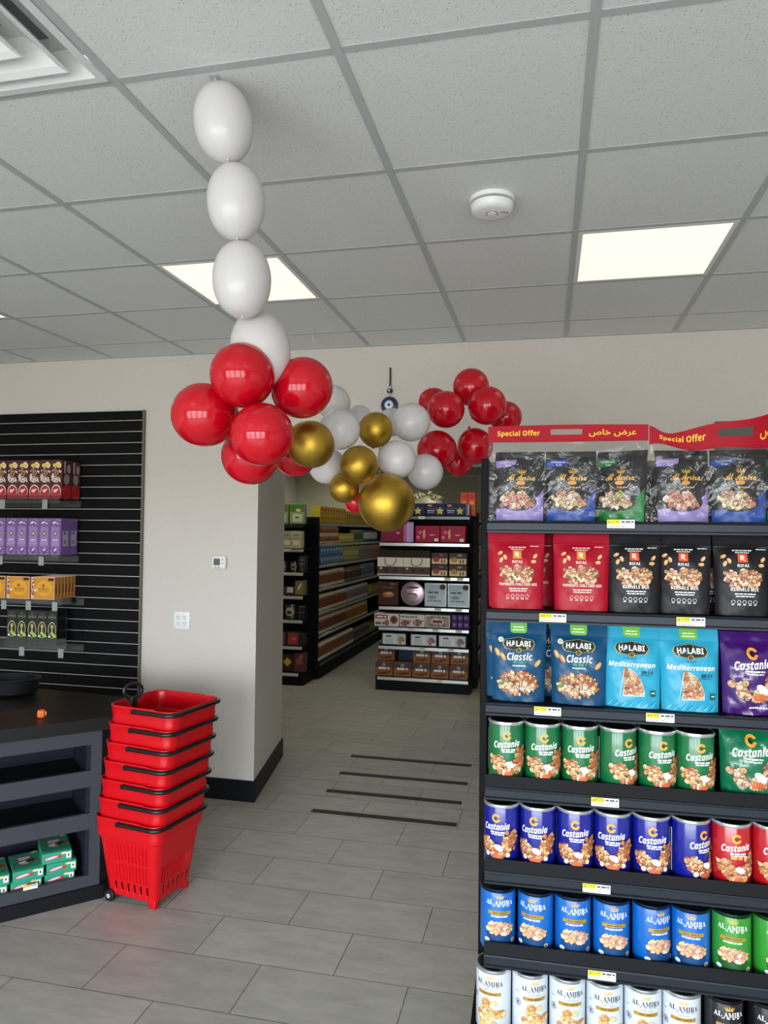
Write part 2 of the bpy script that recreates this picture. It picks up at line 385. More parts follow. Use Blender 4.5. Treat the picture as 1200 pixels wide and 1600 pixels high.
t = empty('smoke_detector', 'round white smoke detector on the ceiling between the two lit panels', 'smoke detector', (-.198, 2.56, CEIL+.006))
P = M('eeeeec', .4)
mb = MB(); mb.lathe([(.001, 0), (.078, 0), (.08, -.012), (.078, -.018), (.001, -.018)][::-1], P, 40); mb.build('mounting_base', t)
mb = MB(); mb.lathe([(.066, -.017), (.066, -.028)][::-1], M('8e8f90', .6), 40); mb.build('sensing_slot', t)
mb = MB(); mb.lathe([(.001, -.056), (.05, -.056), (.066, -.052), (.073, -.044), (.075, -.026), (.001, -.026)], P, 40); h = mb.build('housing', t)
mb = MB(); mb.lathe([(.001, -.0572), (.021, -.0572), (.022, -.056)], M('8c8d8f', .4), 28); mb.lathe([(.001, -.059), (.016, -.059), (.017, -.057)], P, 28); mb.build('test_button', h)
mb = MB()
for k in range(3): mb.lathe([(.001, -.0568), (.004, -.0568), (.004, -.055)], M('6a6b6d', .5), 10, Matrix.Translation((.034+.009*k, -.006+.004*k, 0)))
mb.build('sounder_hole', h)

t = empty('ceiling_hook', 'tiny clear hook hanging from the ceiling grid near the back wall', 'hook', (-1.395, 4.168, CEIL))
mb = MB(); mb.tube([(0, 0, 0), (0, 0, -.02), (.004, 0, -.035), (.012, 0, -.036), (.014, 0, -.026)], .003, M('d8d4d2', .3), 6); mb.build('wire', t)
mb = MB(); mb.box((-.009, -.007, -.004), (.009, .007, .0), M('d8d4d2', .3)); mb.build('clip', t)

# ------------------------------------------------------------------ things on the back wall
t = empty('thermostat', 'white thermostat with grey screen on the beige wall', 'thermostat', (-2.123, YW, 1.552))
mb = MB(); mb.box((-.052, -.028, -.046), (.052, -.001, .046), M('f0f0ee', .4), .018, 4); b = mb.build('housing', t)
mb = MB(); mb.box((-.031, -.030, -.018), (.013, -.027, .026), M('5b6263', .25)); mb.build('screen', b)
mb = MB()
for x, z in ((.031, .018), (.031, -.004), (-.02, -.031), (.004, -.031)): mb.box((x-.008, -.0305, z-.004), (x+.008, -.027, z+.004), M('a9aba9', .4), .002)
mb.build('button', b)
t = empty('wall_outlet', 'white double wall outlet plate with four sockets', 'outlet', (-2.39, YW, 1.158))
mb = MB(); mb.box((-.058, -.007, -.058), (.058, -.0005, .058), M('f1f1f0', .35), .004, 2); p = mb.build('cover_plate', t)
for x in (-.023, .023):
    for z in (-.021, .021):
        mb = MB(); mb.lathe([(.001, .0015), (.015, .0015), (.017, 0)][::-1], M('eceded', .4), 20, Matrix.Translation((x, -.007, z)) @ Matrix.Rotation(R(90), 4, 'X'))
        D = M('4a4a4c', .6)
        mb.box((x-.008, -.0092, z+.001), (x-.005, -.0078, z+.010), D); mb.box((x+.005, -.0092, z+.001), (x+.008, -.0078, z+.010), D)
        mb.box((x-.0025, -.0092, z-.010), (x+.0025, -.0078, z-.005), D); mb.build('socket', p)
t = empty('evil_eye_ornament', 'dark blue glass evil eye hanging on a brown cord on the wall above the balloons', 'wall ornament', (-.978, YW, 2.80))
RX = Matrix.Rotation(R(90), 4, 'X')
mb = MB(); mb.tube([(0, -.006, .004), (.002, -.008, -.06), (0, -.01, -.125)], .006, M('5a4338', .8), 8); mb.lathe([(.001, .01), (.006, .009), (.007, 0)][::-1], M('3a2c26', .6), 12, Matrix.Translation((0, 0, .002)) @ RX); mb.build('cord', t)
mb = MB()
for z, r, m in ((-.122, .011, 'd8d5d0'), (-.143, .020, '1d2024'), (-.163, .010, 'd8d5d0')):
    mb.lathe([(.001, -r*.8), (r*.7, -r*.6), (r, 0), (r*.7, r*.6), (.001, r*.8)], M(m, .25), 16, Matrix.Translation((0, -.016, z)))
mb.lathe([(.001, .003), (.007, .002), (.008, 0)][::-1], M('aab0b4', .3), 14, Matrix.Translation((0, -.034, -.143)) @ RX); mb.build('bead', t)
T = Matrix.Translation((-.003, -.006, -.232)) @ RX
mb = MB(); mb.lathe([(.001, .016), (.03, .015), (.05, .010), (.056, 0), (.001, -.004)][::-1], M('101a52', .12, coat=1), 36, T); d = mb.build('glass_disc', t)
mb = MB()
for r, y, c in ((.03, .0164, 'b9c6d8'), (.023, .017, 'f0f2f2'), (.013, .0176, '7fb2d8'), (.007, .0182, '14182a')): mb.lathe([(.001, y), (r*.9, y), (r, y-.002)][::-1], M(c, .2), 24, T)
mb.build('eye_pattern', d)
mb = MB(); mb.box((.93, YW-.02, 1.7), (2.6, YW, 2.42), M('6a665f', .6), .004); tag(mb.build('wall_board'), 'plain dark grey board on the wall behind the right nut shelf', 'wall board')

# ------------------------------------------------------------------ slatwall
def slatwall(x0, x1, label, trim=False):
    t = empty('slatwall_panel', label, 'slatwall', ((x0+x1)/2, YW, .138), 0, 'black slatwall panels')
    z0, n, pt = 0, 32, .0762; w = (x1-x0)/2; mb = MB(); face = M('0c0c0d', .55, spec=.12); strip = M('b4b3b0', .35, .6); deep = M('040404', .8, spec=.1)
    mb.box((-w, -.008, 0), (w, -.0005, n*pt), deep)
    for k in range(n):
        z = k*pt
        mb.box((-w, -.020, z+.013), (w, -.008, z+pt), face)
        mb.box((-w, -.021, z+.0075), (w, -.0165, z+.0128), strip)          # aluminium lip of the groove
    mb.build('panel', t, False)
    if trim:
        mb = MB(); mb.box((w, -.023, 0), (w+.012, -.0005, n*pt+.004), M('6e655c', .5)); mb.build('edge_trim', t)
slatwall(-5.0, -3.555, 'black slatwall panel with metal strips at the left, left of the seam')
slatwall(-3.552, -2.70, 'black slatwall panel with metal strips ending at the beige wall', True)

# ------------------------------------------------------------------ boxes on the slatwall's clear shelves
def box_proto(W, D, Hh, col, pr=None, side=None, top=None, rough=.35, coat=.2):
    mb = MB(); mb.box((-W/2, -D, 0), (W/2, 0, Hh), M(col, rough, coat=coat), min(.0012, W*.02))
    if pr: pr.bake(mb, lambda u, v, l: (u, -D-l, v), 0, 0)
    if side: side.bake(mb, lambda u, v, l: (W/2+l, u-D/2, v), 0, 0)
    if top: top.bake(mb, lambda u, v, l: (u, v-D, Hh+l), 0, 0)
    return [('carton', mb.mesh('carton'), None)]
def label_holder(t, x, y, z, w=.04, h=.06):
    mb = MB(); mb.box((x-w/2, y-.003, z-h), (x+w/2, y, z), M('9a9d9b', .3), .001); mb.build('label_holder', t)
def clear_shelf(x0, x1, z, d, label, lab, wall=0):
    t = empty('acrylic_shelf', label, 'shelf', ((x0+x1)/2, YW-.022, z), 0, 'clear shelves on the slatwall'); w = (x1-x0)/2
    mb = MB(); mb.box((-w, -d, -.005), (w, 0, 0), ACRYLIC); mb.box((-w, -d-.004, -.03), (w, -d, .012), ACRYLIC); mb.build('tray', t)
    mb = MB(); mb.box((-w, -.006, -.05), (w, 0, -.005), ACRYLIC); mb.build('bracket', t)
    if wall:
        mb = MB(); mb.box((w, -d-.004, -.005), (w+.004, 0, wall), ACRYLIC); mb.box((-w, -d-.004, .012), (w, -d, wall*.24), ACRYLIC); mb.build('side_wall', t)
    for x in lab: label_holder(t, x-(x0+x1)/2, -d-.005, -.006)
YS = YW-.024
pr = Print(); DR, CR, RD = M('4e1a1c', .4), M('ead9c4', .4), M('b3202c', .35)
rg = random.Random(4)
for k in range(26):
    x, z = rg.uniform(-.034, .034), rg.uniform(.105, .235); r = rg.uniform(.005, .011); pr.ell(x, z, r, r*.7, CR, rg.uniform(0, 3), 7)
pr.ell(.012, .226, .018, .020, M('f0dfae', .4)); pr.ell(-.016, .222, .013, .012, M('f0dfae', .4)); pr.rect(-.022, .218, .022, .229, M('edc625', .4))
pr.ell(0, .172, .021, .024, DR); pr.ell(0, .172, .016, .018, M('c79a72', .4)); pr.ell(0, .170, .009, .012, M('7a4a38', .4))
for x, z in ((-.018, .125), (.016, .13), (0, .118)): pr.ell(x, z, .014, .012, M('e6d8cc', .4)); pr.ell(x, z, .006, .006, M('8a8078', .4))
pr.ell(0, .045, .038, .048, CR, 0, 22); pr.ell(0, .040, .034, .045, RD, 0, 22); pr.ell(-.008, .05, .014, .012, M('f2c9c4', .4)); pr.ell(.008, .058, .01, .005, WHITE_INK, .6)
pr.rect(-.04, 0, .04, .022, M('8f1d26', .4)); pr.rect(-.04, .022, .04, .024, M('d87a6c', .4))
sd = Print(); sd.ell(0, .045, .045, .05, RD); sd.ell(0, .13, .03, .035, M('8f8880', .4)); sd.rect(-.03, .17, -.01, .25, M('a89a90', .4)); sd.ell(.02, .2, .018, .03, M('a89a90', .4))
A = box_proto(.0835, .095, .258, '54201f', pr, sd)
def row(parts, name, base, cat, x_right, n, step, z, d, grp, deep=1, dd=.1, end='right end of the row'):
    for j in range(deep):
        for i in range(n):
            if j and i: continue
            where = ('at the right end of its row' if i == 0 else ORD[i]+' from the right of its row') if j == 0 else 'behind the right end one of the row'
            place(parts, name, base+' '+where, cat, (x_right-i*step, YS-d+.01+dd*(j+1), z), R((i*37 % 5-2)*.5), grp)
row(A, 'henna_box', 'tall maroon and cream carton with red oval', 'box', -3.205, 6, .0855, 1.966, .215, 'maroon cartons on the top clear shelf', 2, .098)
clear_shelf(-3.95, -3.16, 1.962, .225, 'clear slatwall shelf under the maroon cartons', (-3.27, -3.6))
pr = Print(); LV, DV = M('c9a9d8', .4), M('6c4a86', .4)
rg = random.Random(9)
for k in range(30):
    x, z = rg.uniform(-.036, .036), rg.choice([rg.uniform(0, .05), rg.uniform(.19, .245)]); pr.ell(x, z, rg.uniform(.003, .008), .003, rg.choice([LV, DV, M('3c2b4c', .4)]), rg.uniform(0, 3), 6)
pr.rect(-.03, .055, .03, .19, M('9d7fb6', .4)); pr.ell(0, .145, .013, .017, M('3d2f2a', .4)); pr.ell(0, .145, .009, .012, M('c9a04a', .4)); pr.ell(0, .143, .005, .006, M('efe2cf', .4))
pr.rect(-.02, .098, .02, .103, WHITE_INK); pr.rect(-.032, .085, .032, .088, LV); pr.rect(-.032, .073, .032, .076, LV)
pr.ell(.002, .035, .012, .006, M('efe4f4', .4), .7); pr.ell(-.01, .217, .016, .006, M('efe4f4', .4), .4); pr.ell(.016, .213, .01, .004, M('efe4f4', .4), -.4)
sd = Print(); sd.rect(-.025, .06, .03, .16, M('b9a8bf', .4)); sd.rect(-.01, .14, .008, .155, M('4b3a55', .4)); sd.rect(-.012, .075, .01, .1, M('7d6a88', .4))
A = box_proto(.084, .085, .247, '7d5c98', pr, sd)
row(A, 'henna_box', 'tall purple carton with small gold oval', 'box', -3.215, 6, .0865, 1.586, .2, 'purple cartons on the second clear shelf', 2, .088)
clear_shelf(-3.95, -3.17, 1.582, .21, 'clear slatwall shelf under the purple cartons', (-3.30, -3.62))
pr = Print(); OR = M('d8921f', .4)
pr.rect(-.09, 0, .09, .15, M('e7b8a0', .4)); pr.rect(-.066, .006, .086, .146, OR); pr.ell(.01, .075, .06, .052, M('e6a62c', .4), 0, 24)
rg = random.Random(2)
for k in range(24): pr.ell(-.076+rg.uniform(-.009, .009), rg.uniform(.012, .142), .008, .006, M(rg.choice(['b07a5a', 'e3c2a8', '8a4a34']), .4), rg.uniform(0, 3), 7)
pr.rect(.04, .125, .084, .142, M('2b2118', .4)); pr.text(serif('SOHAN'), .008, .068, .082, M('7a4a12', .4)); pr.arc(.005, .09, .006, .012, 0, 300, M('a03a20', .4)); pr.rect(-.008, .088, .02, .092, M('a03a20', .4)); pr.rect(-.03, .05, .046, .053, M('8a5518', .4))
pr.ell(-.056, .06, .011, .007, WHITE_INK, .5)
sd = Print(); sd.rect(-.008, .04, .008, .1, M('8a5518', .4)); sd.rect(-.014, 0, -.012, .147, M('8a5e22', .4))
A = box_proto(.178, .034, .147, 'b97d28', pr, sd)
SX = -3.283
for i in range(3):
    for j in range(7 if i == 0 else 1):
        w = ['right', 'middle', 'left cut-off'][i]; wh = 'in front' if j == 0 else ORD[j]+' behind the front one'
        place(A, 'sweets_box', 'flat orange sweets carton %s, %s stack on the third clear shelf' % (wh, w), 'box', (SX-i*.19, YS-.225+.045+.0345*j, 1.29), 0, 'orange cartons on the third clear shelf')
clear_shelf(-3.85, -3.12, 1.286, .235, 'clear slatwall shelf under the orange sweets cartons', (-3.17, -3.37, -3.56))
pr = Print(); pr.text('AHLA', 0, .192, .062, M('7d8a72', .4), .02, .01); pr.rect(-.014, .21, .014, .214, M('5f7a4a', .4))
pr.ell(0, .105, .031, .055, M('c9cf86', .4), 0, 26); pr.ell(0, .104, .027, .050, M('1d2112', .4), 0, 26); pr.ell(0, .11, .021, .042, M('2a2413', .4)); pr.ell(0, .128, .010, .014, M('c9b27c', .4)); pr.ell(0, .098, .005, .02, M('c9b27c', .4)); pr.ell(0, .082, .013, .01, M('c2c66a', .4))
pr.ell(.018, .068, .02, .011, M('a7cc62', .4), -.4); pr.ell(-.02, .062, .01, .007, M('e3e6e4', .4), .2); pr.rect(-.036, .02, .036, .0215, M('4a4c44', .4)); pr.rect(-.036, .012, .036, .0135, M('4a4c44', .4))
A = box_proto(.077, .1, .235, '0d100f', pr)
row(A, 'tea_box', 'black carton with green oval portrait', 'box', -3.245, 5, .079, .975, .17, 'black cartons in the clear bin', 1, .1)
clear_shelf(-3.75, -3.115, .971, .19, 'clear slatwall bin holding black cartons with green ovals', (-3.15, -3.45), .25)

# ------------------------------------------------------------------ checkout counter
CC = Vector((-2.06, 3.155, 0)); q = math.sqrt(.5)
t = empty('checkout_counter', 'dark grey checkout counter with open shelf bays and black top', 'counter', CC)
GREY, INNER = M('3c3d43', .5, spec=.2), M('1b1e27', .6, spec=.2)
def cu(u, w, z): return (u*q-w*q, u*q+w*q, z)                    # along the front, inward, up
C45 = Matrix.Rotation(R(45), 4, 'Z')
top = [cu(-1.9, -.0, 0)[:2], (0, 0), (-.03, .07), (-.03, .37), (-.42, .42), (-1.0, .46), (-1.95, -.30)]
mb = MB(); mb.prism(top, .80, .86, M('14110f', .42, spec=.3)); mb.build('countertop', t, False)
mb = MB(); w0 = .012
def cbox(u0, u1, a, b, z0, z1, mat): mb.box((u0, a, z0), (u1, b, z1), mat, mx=C45)
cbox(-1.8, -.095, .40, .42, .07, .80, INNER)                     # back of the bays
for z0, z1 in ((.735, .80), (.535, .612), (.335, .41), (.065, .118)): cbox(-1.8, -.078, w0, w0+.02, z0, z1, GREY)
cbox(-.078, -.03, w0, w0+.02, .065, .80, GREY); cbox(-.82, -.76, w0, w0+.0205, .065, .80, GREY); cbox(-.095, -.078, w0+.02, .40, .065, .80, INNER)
mb.build('carcass', t, False)
mb = MB(); p0 = cu(-.03, w0, 0); mb.prism([p0[:2], (p0[0]-.004, p0[1]+.3), (p0[0]-.06, p0[1]+.3), cu(-.05, w0+.02, 0)[:2]], .065, .80, M('202127', .5)); mb.build('end_panel', t, False)
for z in (.072, .345, .55):
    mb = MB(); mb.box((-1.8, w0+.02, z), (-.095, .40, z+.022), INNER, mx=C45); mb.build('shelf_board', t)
mb = MB(); k0 = cu(-.012, .002, 0); mb.prism([cu(-1.8, .002, 0)[:2], k0[:2], (k0[0]-.025, k0[1]+.09), (k0[0]-.025, k0[1]+.3), (k0[0]-.1, k0[1]+.3), cu(-.1, .05, 0)[:2], cu(-1.8, .05, 0)[:2]], 0, .064, M('0b0d13', .5, spec=.25)); mb.build('plinth', t, False)
# gum boxes in the lowest bay
pr = Print(); GRN = M('2f9c79', .35)
tp = Print(); tp.rect(-.063, .0, .063, .028, M('57b596', .4)); tp.ell(.045, .19, .016, .008, M('e6d79a', .4), .3)
tp.rect(-.036, .112, .03, .158, M('b32b5a', .4)); tp.rect(-.031, .117, .025, .153, M('e58fb0', .4)); tp.rect(-.026, .139, .02, .147, WHITE_INK); tp.rect(-.026, .123, .016, .131, WHITE_INK)
tp.ell(.03, .10, .03, .016, M('d7262e', .4), .2); tp.ell(.018, .104, .024, .02, M('3a6b2c', .4), .1); tp.ell(.018, .104, .006, .019, M('1f2f16', .4), .1); tp.ell(.032, .104, .004, .016, M('1f2f16', .4), .1)
tp.poly([(-.03, .095), (-.002, .108), (.004, .09), (-.024, .075)], WHITE_INK); tp.poly([(-.018, .08), (.012, .085), (.014, .062), (-.014, .056)], M('a8404a', .4)); tp.poly([(-.014, .075), (.01, .08), (.01, .072), (-.014, .067)], WHITE_INK)
tp.ell(-.048, .165, .011, .008, M('c9414a', .4)); tp.ell(-.048, .08, .009, .008, M('b32b5a', .4))
pr.ell(-.025, .024, .034, .008, M('c03a5c', .4), .15); pr.ell(-.024, .025, .028, .005, M('f2c9d4', .4), .15); pr.ell(.012, .024, .008, .008, M('d7262e', .4)); pr.rect(.04, .012, .06, .04, WHITE_INK); pr.ell(.05, .026, .004, .007, M('7a2a4a', .4)); pr.ell(.03, .038, .014, .005, M('e6d79a', .4))
G = box_proto(.13, .20, .048, '2f9c79', pr, None, tp, .3, .4)
stacks = [(-.200, 3, 'right'), (-.342, 2, 'middle'), (-.485, 2, 'left cut-off')]
for u, n, nm in stacks:
    for k in range(n):
        wh = 'topmost' if k == n-1 else 'bottom' if k == 0 else 'middle'
        dv = [0, .004, -.008][k]
        p = CC+Vector(cu(u+[0, .004, -.005][k], w0+.24-dv, .0945+k*.0482))
        place(G, 'gum_box', 'green watermelon gum box, %s of the %s stack in the counter' % (wh, nm), 'box', p, R(45+[0, 1, -2][k]), 'green gum boxes in the counter bay')
def price_tag(price, W=.074, Hh=.0235):
    mb = MB(); mb.box((-W/2, -.0012, 0), (W/2, 0, Hh), M('f2f2f0', .5)); pr = Print(.0002)
    pr.rect(-W/2, Hh*.42, -W*.02, Hh, M('f4e21c', .5)); pr.text(price, -W*.26, Hh*.72, W*.40, M('3a3a20', .5), Hh*.34, .01)
    pr.bars(W*.24, Hh*.75, W*.44, Hh*.2, M('3c3d40', .5), 3); pr.bars(W*.22, Hh*.5, W*.4, Hh*.08, M('7a7b7e', .5), 5); pr.bars(-W*.14, Hh*.18, W*.6, Hh*.1, M('8d8e90', .5), 6)
    pr.bake(mb, lambda u, v, l: (u, -.0012-l, v), 0, 0); return [('tag', mb.mesh('tag', False), None)]
place(price_tag('$7.99', .06, .02), 'price_tag', 'yellow and white price tag on the green gum boxes', 'price tag', CC+Vector(cu(-.33, .006, .118)), R(45), 'price tags')
# loose things on the counter
t = empty('plastic_ring', 'small orange faceted plastic piece lying on the black countertop', 'plastic piece', (-2.365, 3.06, .8605), R(20))
O_ = M('e8702e', .4)
mb = MB(); mb.lathe([(.009, .0), (.018, .002), (.02, .012), (.02, .022), (.017, .034), (.009, .036), (.008, .02), (.0085, .004)], O_, 8); mb.build('body', t, False)
mb = MB(); mb.box((.016, -.005, .01), (.024, .005, .028), O_, .002); mb.build('tab', t)
t = empty('black_tray', 'black rounded plastic tray on the counter at the left edge', 'tray', (-2.86, 3.43, .8605), R(20))
mb = MB(); mb.lathe([(.001, .004), (.10, .004), (.12, .02), (.13, .085), (.135, .09), (.142, .088), (.138, .07), (.128, .015), (.105, 0), (.001, 0)], M('0f0f11', .5, spec=.2), 36, None, 1.15, .8); mb.build('bowl', t)
mb = MB(); mb.tube([(.142*1.15*math.cos(a), .142*.8*math.sin(a), .089) for a in [2*math.pi*i/32 for i in range(32)]], .005, M('141416', .4, spec=.3), 8, None, True); mb.build('rim', t)

# ------------------------------------------------------------------ stacked red rolling baskets
RED = M('c80613', .32, spec=.4, coat=.1)
def rrect(hx, hy, r, n=14, c=4):
    """rounded rectangle outline: n points on each straight side, c on each corner, and each point's side"""
    out = []
    for s_, (ax, ay, bx, by, ca) in enumerate([(-hx+r, -hy, hx-r, -hy, -90), (hx, -hy+r, hx, hy-r, 0), (hx-r, hy, -hx+r, hy, 90), (-hx, hy-r, -hx, -hy+r, 180)]):
        for i in range(n): out.append((ax+(bx-ax)*i/n, ay+(by-ay)*i/n, s_))
        cx, cyy = [(hx-r, -hy+r), (hx-r, hy-r), (-hx+r, hy-r), (-hx+r, -hy+r)][s_]
        for i in range(c): a = R(ca+90*i/c); out.append((cx+r*math.cos(a), cyy+r*math.sin(a), -1))
    return out
BXT, BYT = .198, .186
def bin_mesh():
    N, rings = 25, [(.036, .142, .132, .03), (.062, .144, .134, .03), (.102, .149, .140, .032), (.118, .151, .143, .033), (.196, .162, .153, .036), (.212, .164, .155, .037), (.292, .175, .165, .04), (.312, .178, .168, .042),
                    (.318, .188, .177, .046), (.338, .192, .181, .048), (.352, .190, .179, .047), (.40, .196, .184, .05), (.410, BXT, BYT, .05)]
    mb = MB(); P = [rrect(hx, hy, r, N) for z, hx, hy, r in rings]; n = len(P[0]); vs = []
    for k, (z, *_) in enumerate(rings):
        for x, y, s_ in P[k]:
            dz = 0
            if k >= 9 and x < -.15 and abs(y) < .055: dz = -.035*(k-8)/4*(1-(abs(y)/.055)**4)
            if k >= 10 and (x > .1): dz -= .004
            vs.append((x, y, z+dz))
    fs = []
    for k in range(len(rings)-1):
        for i in range(n):
            s_ = P[0][i][2]; col = i % (N+4)
            slot = s_ >= 0 and (col % 2 == 1 and k in (3, 5) or k == 1 and col % 4 == 3) and not (s_ == 1 and k == 5)
            j = (i+1) % n; q4 = (k*n+i, k*n+j, (k+1)*n+j, (k+1)*n+i)
            if slot and k > 1:                                  # moulded groove
                o = len(vs); c = [(vs[a][0]*.976, vs[a][1]*.976, vs[a][2]) for a in q4]; vs += c
                fs += [(q4[a], q4[(a+1) % 4], o+(a+1) % 4, o+a) for a in range(4)]+[(o, o+1, o+2, o+3)]
            elif not slot: fs.append(q4)
    fs.append(list(range(n))[::-1])
    mb.add(vs, fs, RED); return mb.mesh('bin')
BIN = bin_mesh()
def rim_path(z, hx, hy, r, x0):
    pts = [(x0, -hy, z)]+[(x0+(hx-r-x0)*i/4, -hy, z-.0*i) for i in range(1, 5)]
    for i in range(1, 6): a = R(-90+90*i/6); pts.append((hx-r+r*math.cos(a), -hy+r+r*math.sin(a), z))
    pts += [(hx, -hy+r+(2*hy-2*r)*i/4, z) for i in range(5)]
    for i in range(1, 6): a = R(90*i/6); pts.append((hx-r+r*math.cos(a), hy-r+r*math.sin(a), z))
    return pts+[(hx-r+(x0-hx+r)*i/4, hy, z) for i in range(5)]
mb = MB(); mb.tube(rim_path(.392, BXT+.007, BYT+.007, .055, -.03), .0100, M('121214', .28), 10); CARRY = mb.mesh('carry_handle')
mb = MB(); mb.lathe([(.001, -.008), (.012, -.008), (.012, .008), (.001, .008)], M('121214', .3), 14, RX); PIV = mb.mesh('pivot')
mb = MB(); mb.tube([(-BXT-.004+.022*math.cos(a), .040*math.cos(a), .438+.036*math.sin(a)) for a in [2*math.pi*i/20 for i in range(20)]], .0085, M('161618', .35), 8, None, True)
mb.box((-BXT-.01, -.02, .32), (-BXT+.01, .02, .41), M('161618', .4), .006, 2); PULL = mb.mesh('pull_handle')
mb = MB(); mb.lathe([(.010, -.011), (.024, -.011), (.028, -.006), (.028, .006), (.024, .011), (.010, .011)], M('111214', .5), 24, RX); WHEEL = mb.mesh('wheel')
mb = MB(); mb.lathe([(.001, -.0125), (.010, -.0125), (.0105, .0125), (.001, .0125)], M('a8adb0', .3), 18, RX); HUB = mb.mesh('hub')
mb = MB(); mb.box((-.020, -.014, 0), (.020, .014, .045), RED, .006, 2); FOOT = mb.mesh('foot')
BK = Vector((-1.882, 3.245, 0)); BA = R(-10)
names = ['bottom basket of the red stack, standing on the floor with wheels']+['%s red basket up from the floor in the nested stack' % o for o in ('second', 'third', 'fourth', 'fifth', 'sixth')]+['topmost red basket of the stack with its open bin showing']
for k in range(7):
    t = empty('shopping_basket', names[k], 'shopping basket', BK+Vector((.0075*k, .006*k, .086*k)), BA, 'nested red rolling baskets')
    b = link('bin', BIN, t); md = b.modifiers.new('wall', 'SOLIDIFY'); md.thickness = .003; md.offset = -1
    link('carry_handle', CARRY, t); 
    for y in (-BYT-.004, BYT+.004): pv = link('pivot', PIV, t); pv.location = (-.03, y, .392)
    if k == 6: link('pull_handle', PULL, t)
    if k == 0:
        for y in (-.138, .138):
            w = link('wheel', WHEEL, t); w.location = (-.118, y, .028); link('hub', HUB, w)
        for y in (-.11, .11): f = link('foot', FOOT, t); f.location = (.118, y, 0)

# ------------------------------------------------------------------ strips on the floor
for i, (x0, x1, y, nm) in enumerate([(-1.445, -.527, 4.425, 'nearest'), (-1.46, -.538, 4.785, 'second nearest'), (-1.475, -.54, 5.155, 'third nearest'), (-1.5, -.555, 5.56, 'farthest')]):
    mb = MB(); mb.box((x0, y-.027, 0.0003), (x1, y+.027, .003), M('1c1d1c', .6, bump=.1, bscale=400), .001)
    tag(mb.build('floor_strip'), 'black anti-slip strip on the tiled floor, %s of the four' % nm, 'floor strip', 'black strips across the floor')

# ------------------------------------------------------------------ balloons
def latex(h, rough=.14, metal=0, sss=0, spec=.5):
    m = M(h, rough, metal, spec=spec)
    return m
BRED, BWHITE, BGOLD = latex('c0061c', .13), latex('d2cfce', .25), M('bb973c', .44, 1)
def balloon_mesh(mat, long=1.08, n=32):
    mb = MB(); prof = []
    for i in range(21):
        a = math.pi*i/20; z = -math.cos(a); r = math.sin(a)
        if z < 0: r *= 1-.10*z*z
        prof.append((max(r, .0001), z*long*(1.02 if z < 0 else 1)))
    mb.lathe(prof, mat, n); return mb.mesh('envelope')
def knot_mesh(mat, long=1.08):
    mb = MB(); z = -long*1.02; mb.lathe([(.0001, z+.03), (.06, z-.01), (.045, z-.05), (.09, z-.10), (.1, z-.12), (.0001, z-.09)][::-1], mat, 12); return mb.mesh('knot')
BM = {'r': (balloon_mesh(BRED, 1.03), knot_mesh(BRED, 1.03)), 'w': (balloon_mesh(BWHITE, 1.03), knot_mesh(BWHITE, 1.03)), 'g': (balloon_mesh(BGOLD, 1.04), knot_mesh(BGOLD, 1.04))}
def link_balloon(mat):
    mb = MB(); mb.lathe([(max(.0001, math.sin(math.pi*i/24)**.86), -math.cos(math.pi*i/24)*1.34) for i in range(25)], mat, 36); return mb.mesh('envelope')
LINKB = link_balloon(BWHITE)
mb = MB(); mb.lathe([(.0001, 1.31), (.05, 1.33), (.035, 1.36), (.07, 1.41), (.0001, 1.40)], BWHITE, 12); mb.lathe([(.0001, -1.40), (.07, -1.41), (.035, -1.36), (.05, -1.33), (.0001, -1.31)], BWHITE, 12); TAIL = mb.mesh('tail')
def balloon(kind, c, r, label, grp, toward):
    c = Vector(c); d = (c-Vector(toward)).normalized(); qn = Vector((0, 0, 1)).rotation_difference(d)
    t = empty('balloon', label, 'balloon', c, 0, grp); t.rotation_euler = qn.to_euler(); t.scale = (r, r, r)
    link('envelope', BM[kind][0], t); link('knot', BM[kind][1], t)
chain = [((-.834, 1.732, 2.836), .0772, 'white balloon tied to the ceiling at the top of the string', -9), ((-.813, 1.772, 2.643), .0766, 'second white balloon down the hanging string', -4),
         ((-.809, 1.809, 2.447), .0785, 'third white balloon of the string, in front of the lit panel', -3), ((-.800, 1.925, 2.285), .084, 'lowest white balloon of the string, half behind red balloons', -12)]
for c, r, lb, rot in chain:
    t = empty('balloon', lb, 'balloon', c, 0, 'string of white link balloons'); t.scale = (r, r, r*(1 if c[2] > 2.7 else .985)); t.rotation_euler = (R(-3), R(rot), 0)
    link('envelope', LINKB, t); link('tail', TAIL, t)
t = empty('balloon_tape', 'clear tape holding the balloon string to the ceiling', 'tape', (-.853, 1.715, CEIL-.001))
mb = MB(); mb.box((-.016, -.012, -.0008), (.016, .012, .0), ACRYLIC); mb.build('patch', t)
mb = MB(); mb.tube([(0, 0, 0), (.004, .003, -.012)], .0012, M('e6e6e6', .4), 6); mb.build('thread', t)
G1, G2, G3 = 'red balloons of the left cluster', 'white and gold balloons in the middle of the garland', 'red balloons of the right cluster'
L, Cn, Rt = (-.80, 1.98, 2.11), (-.63, 2.60, 2.09), (-.35, 3.22, 2.26)
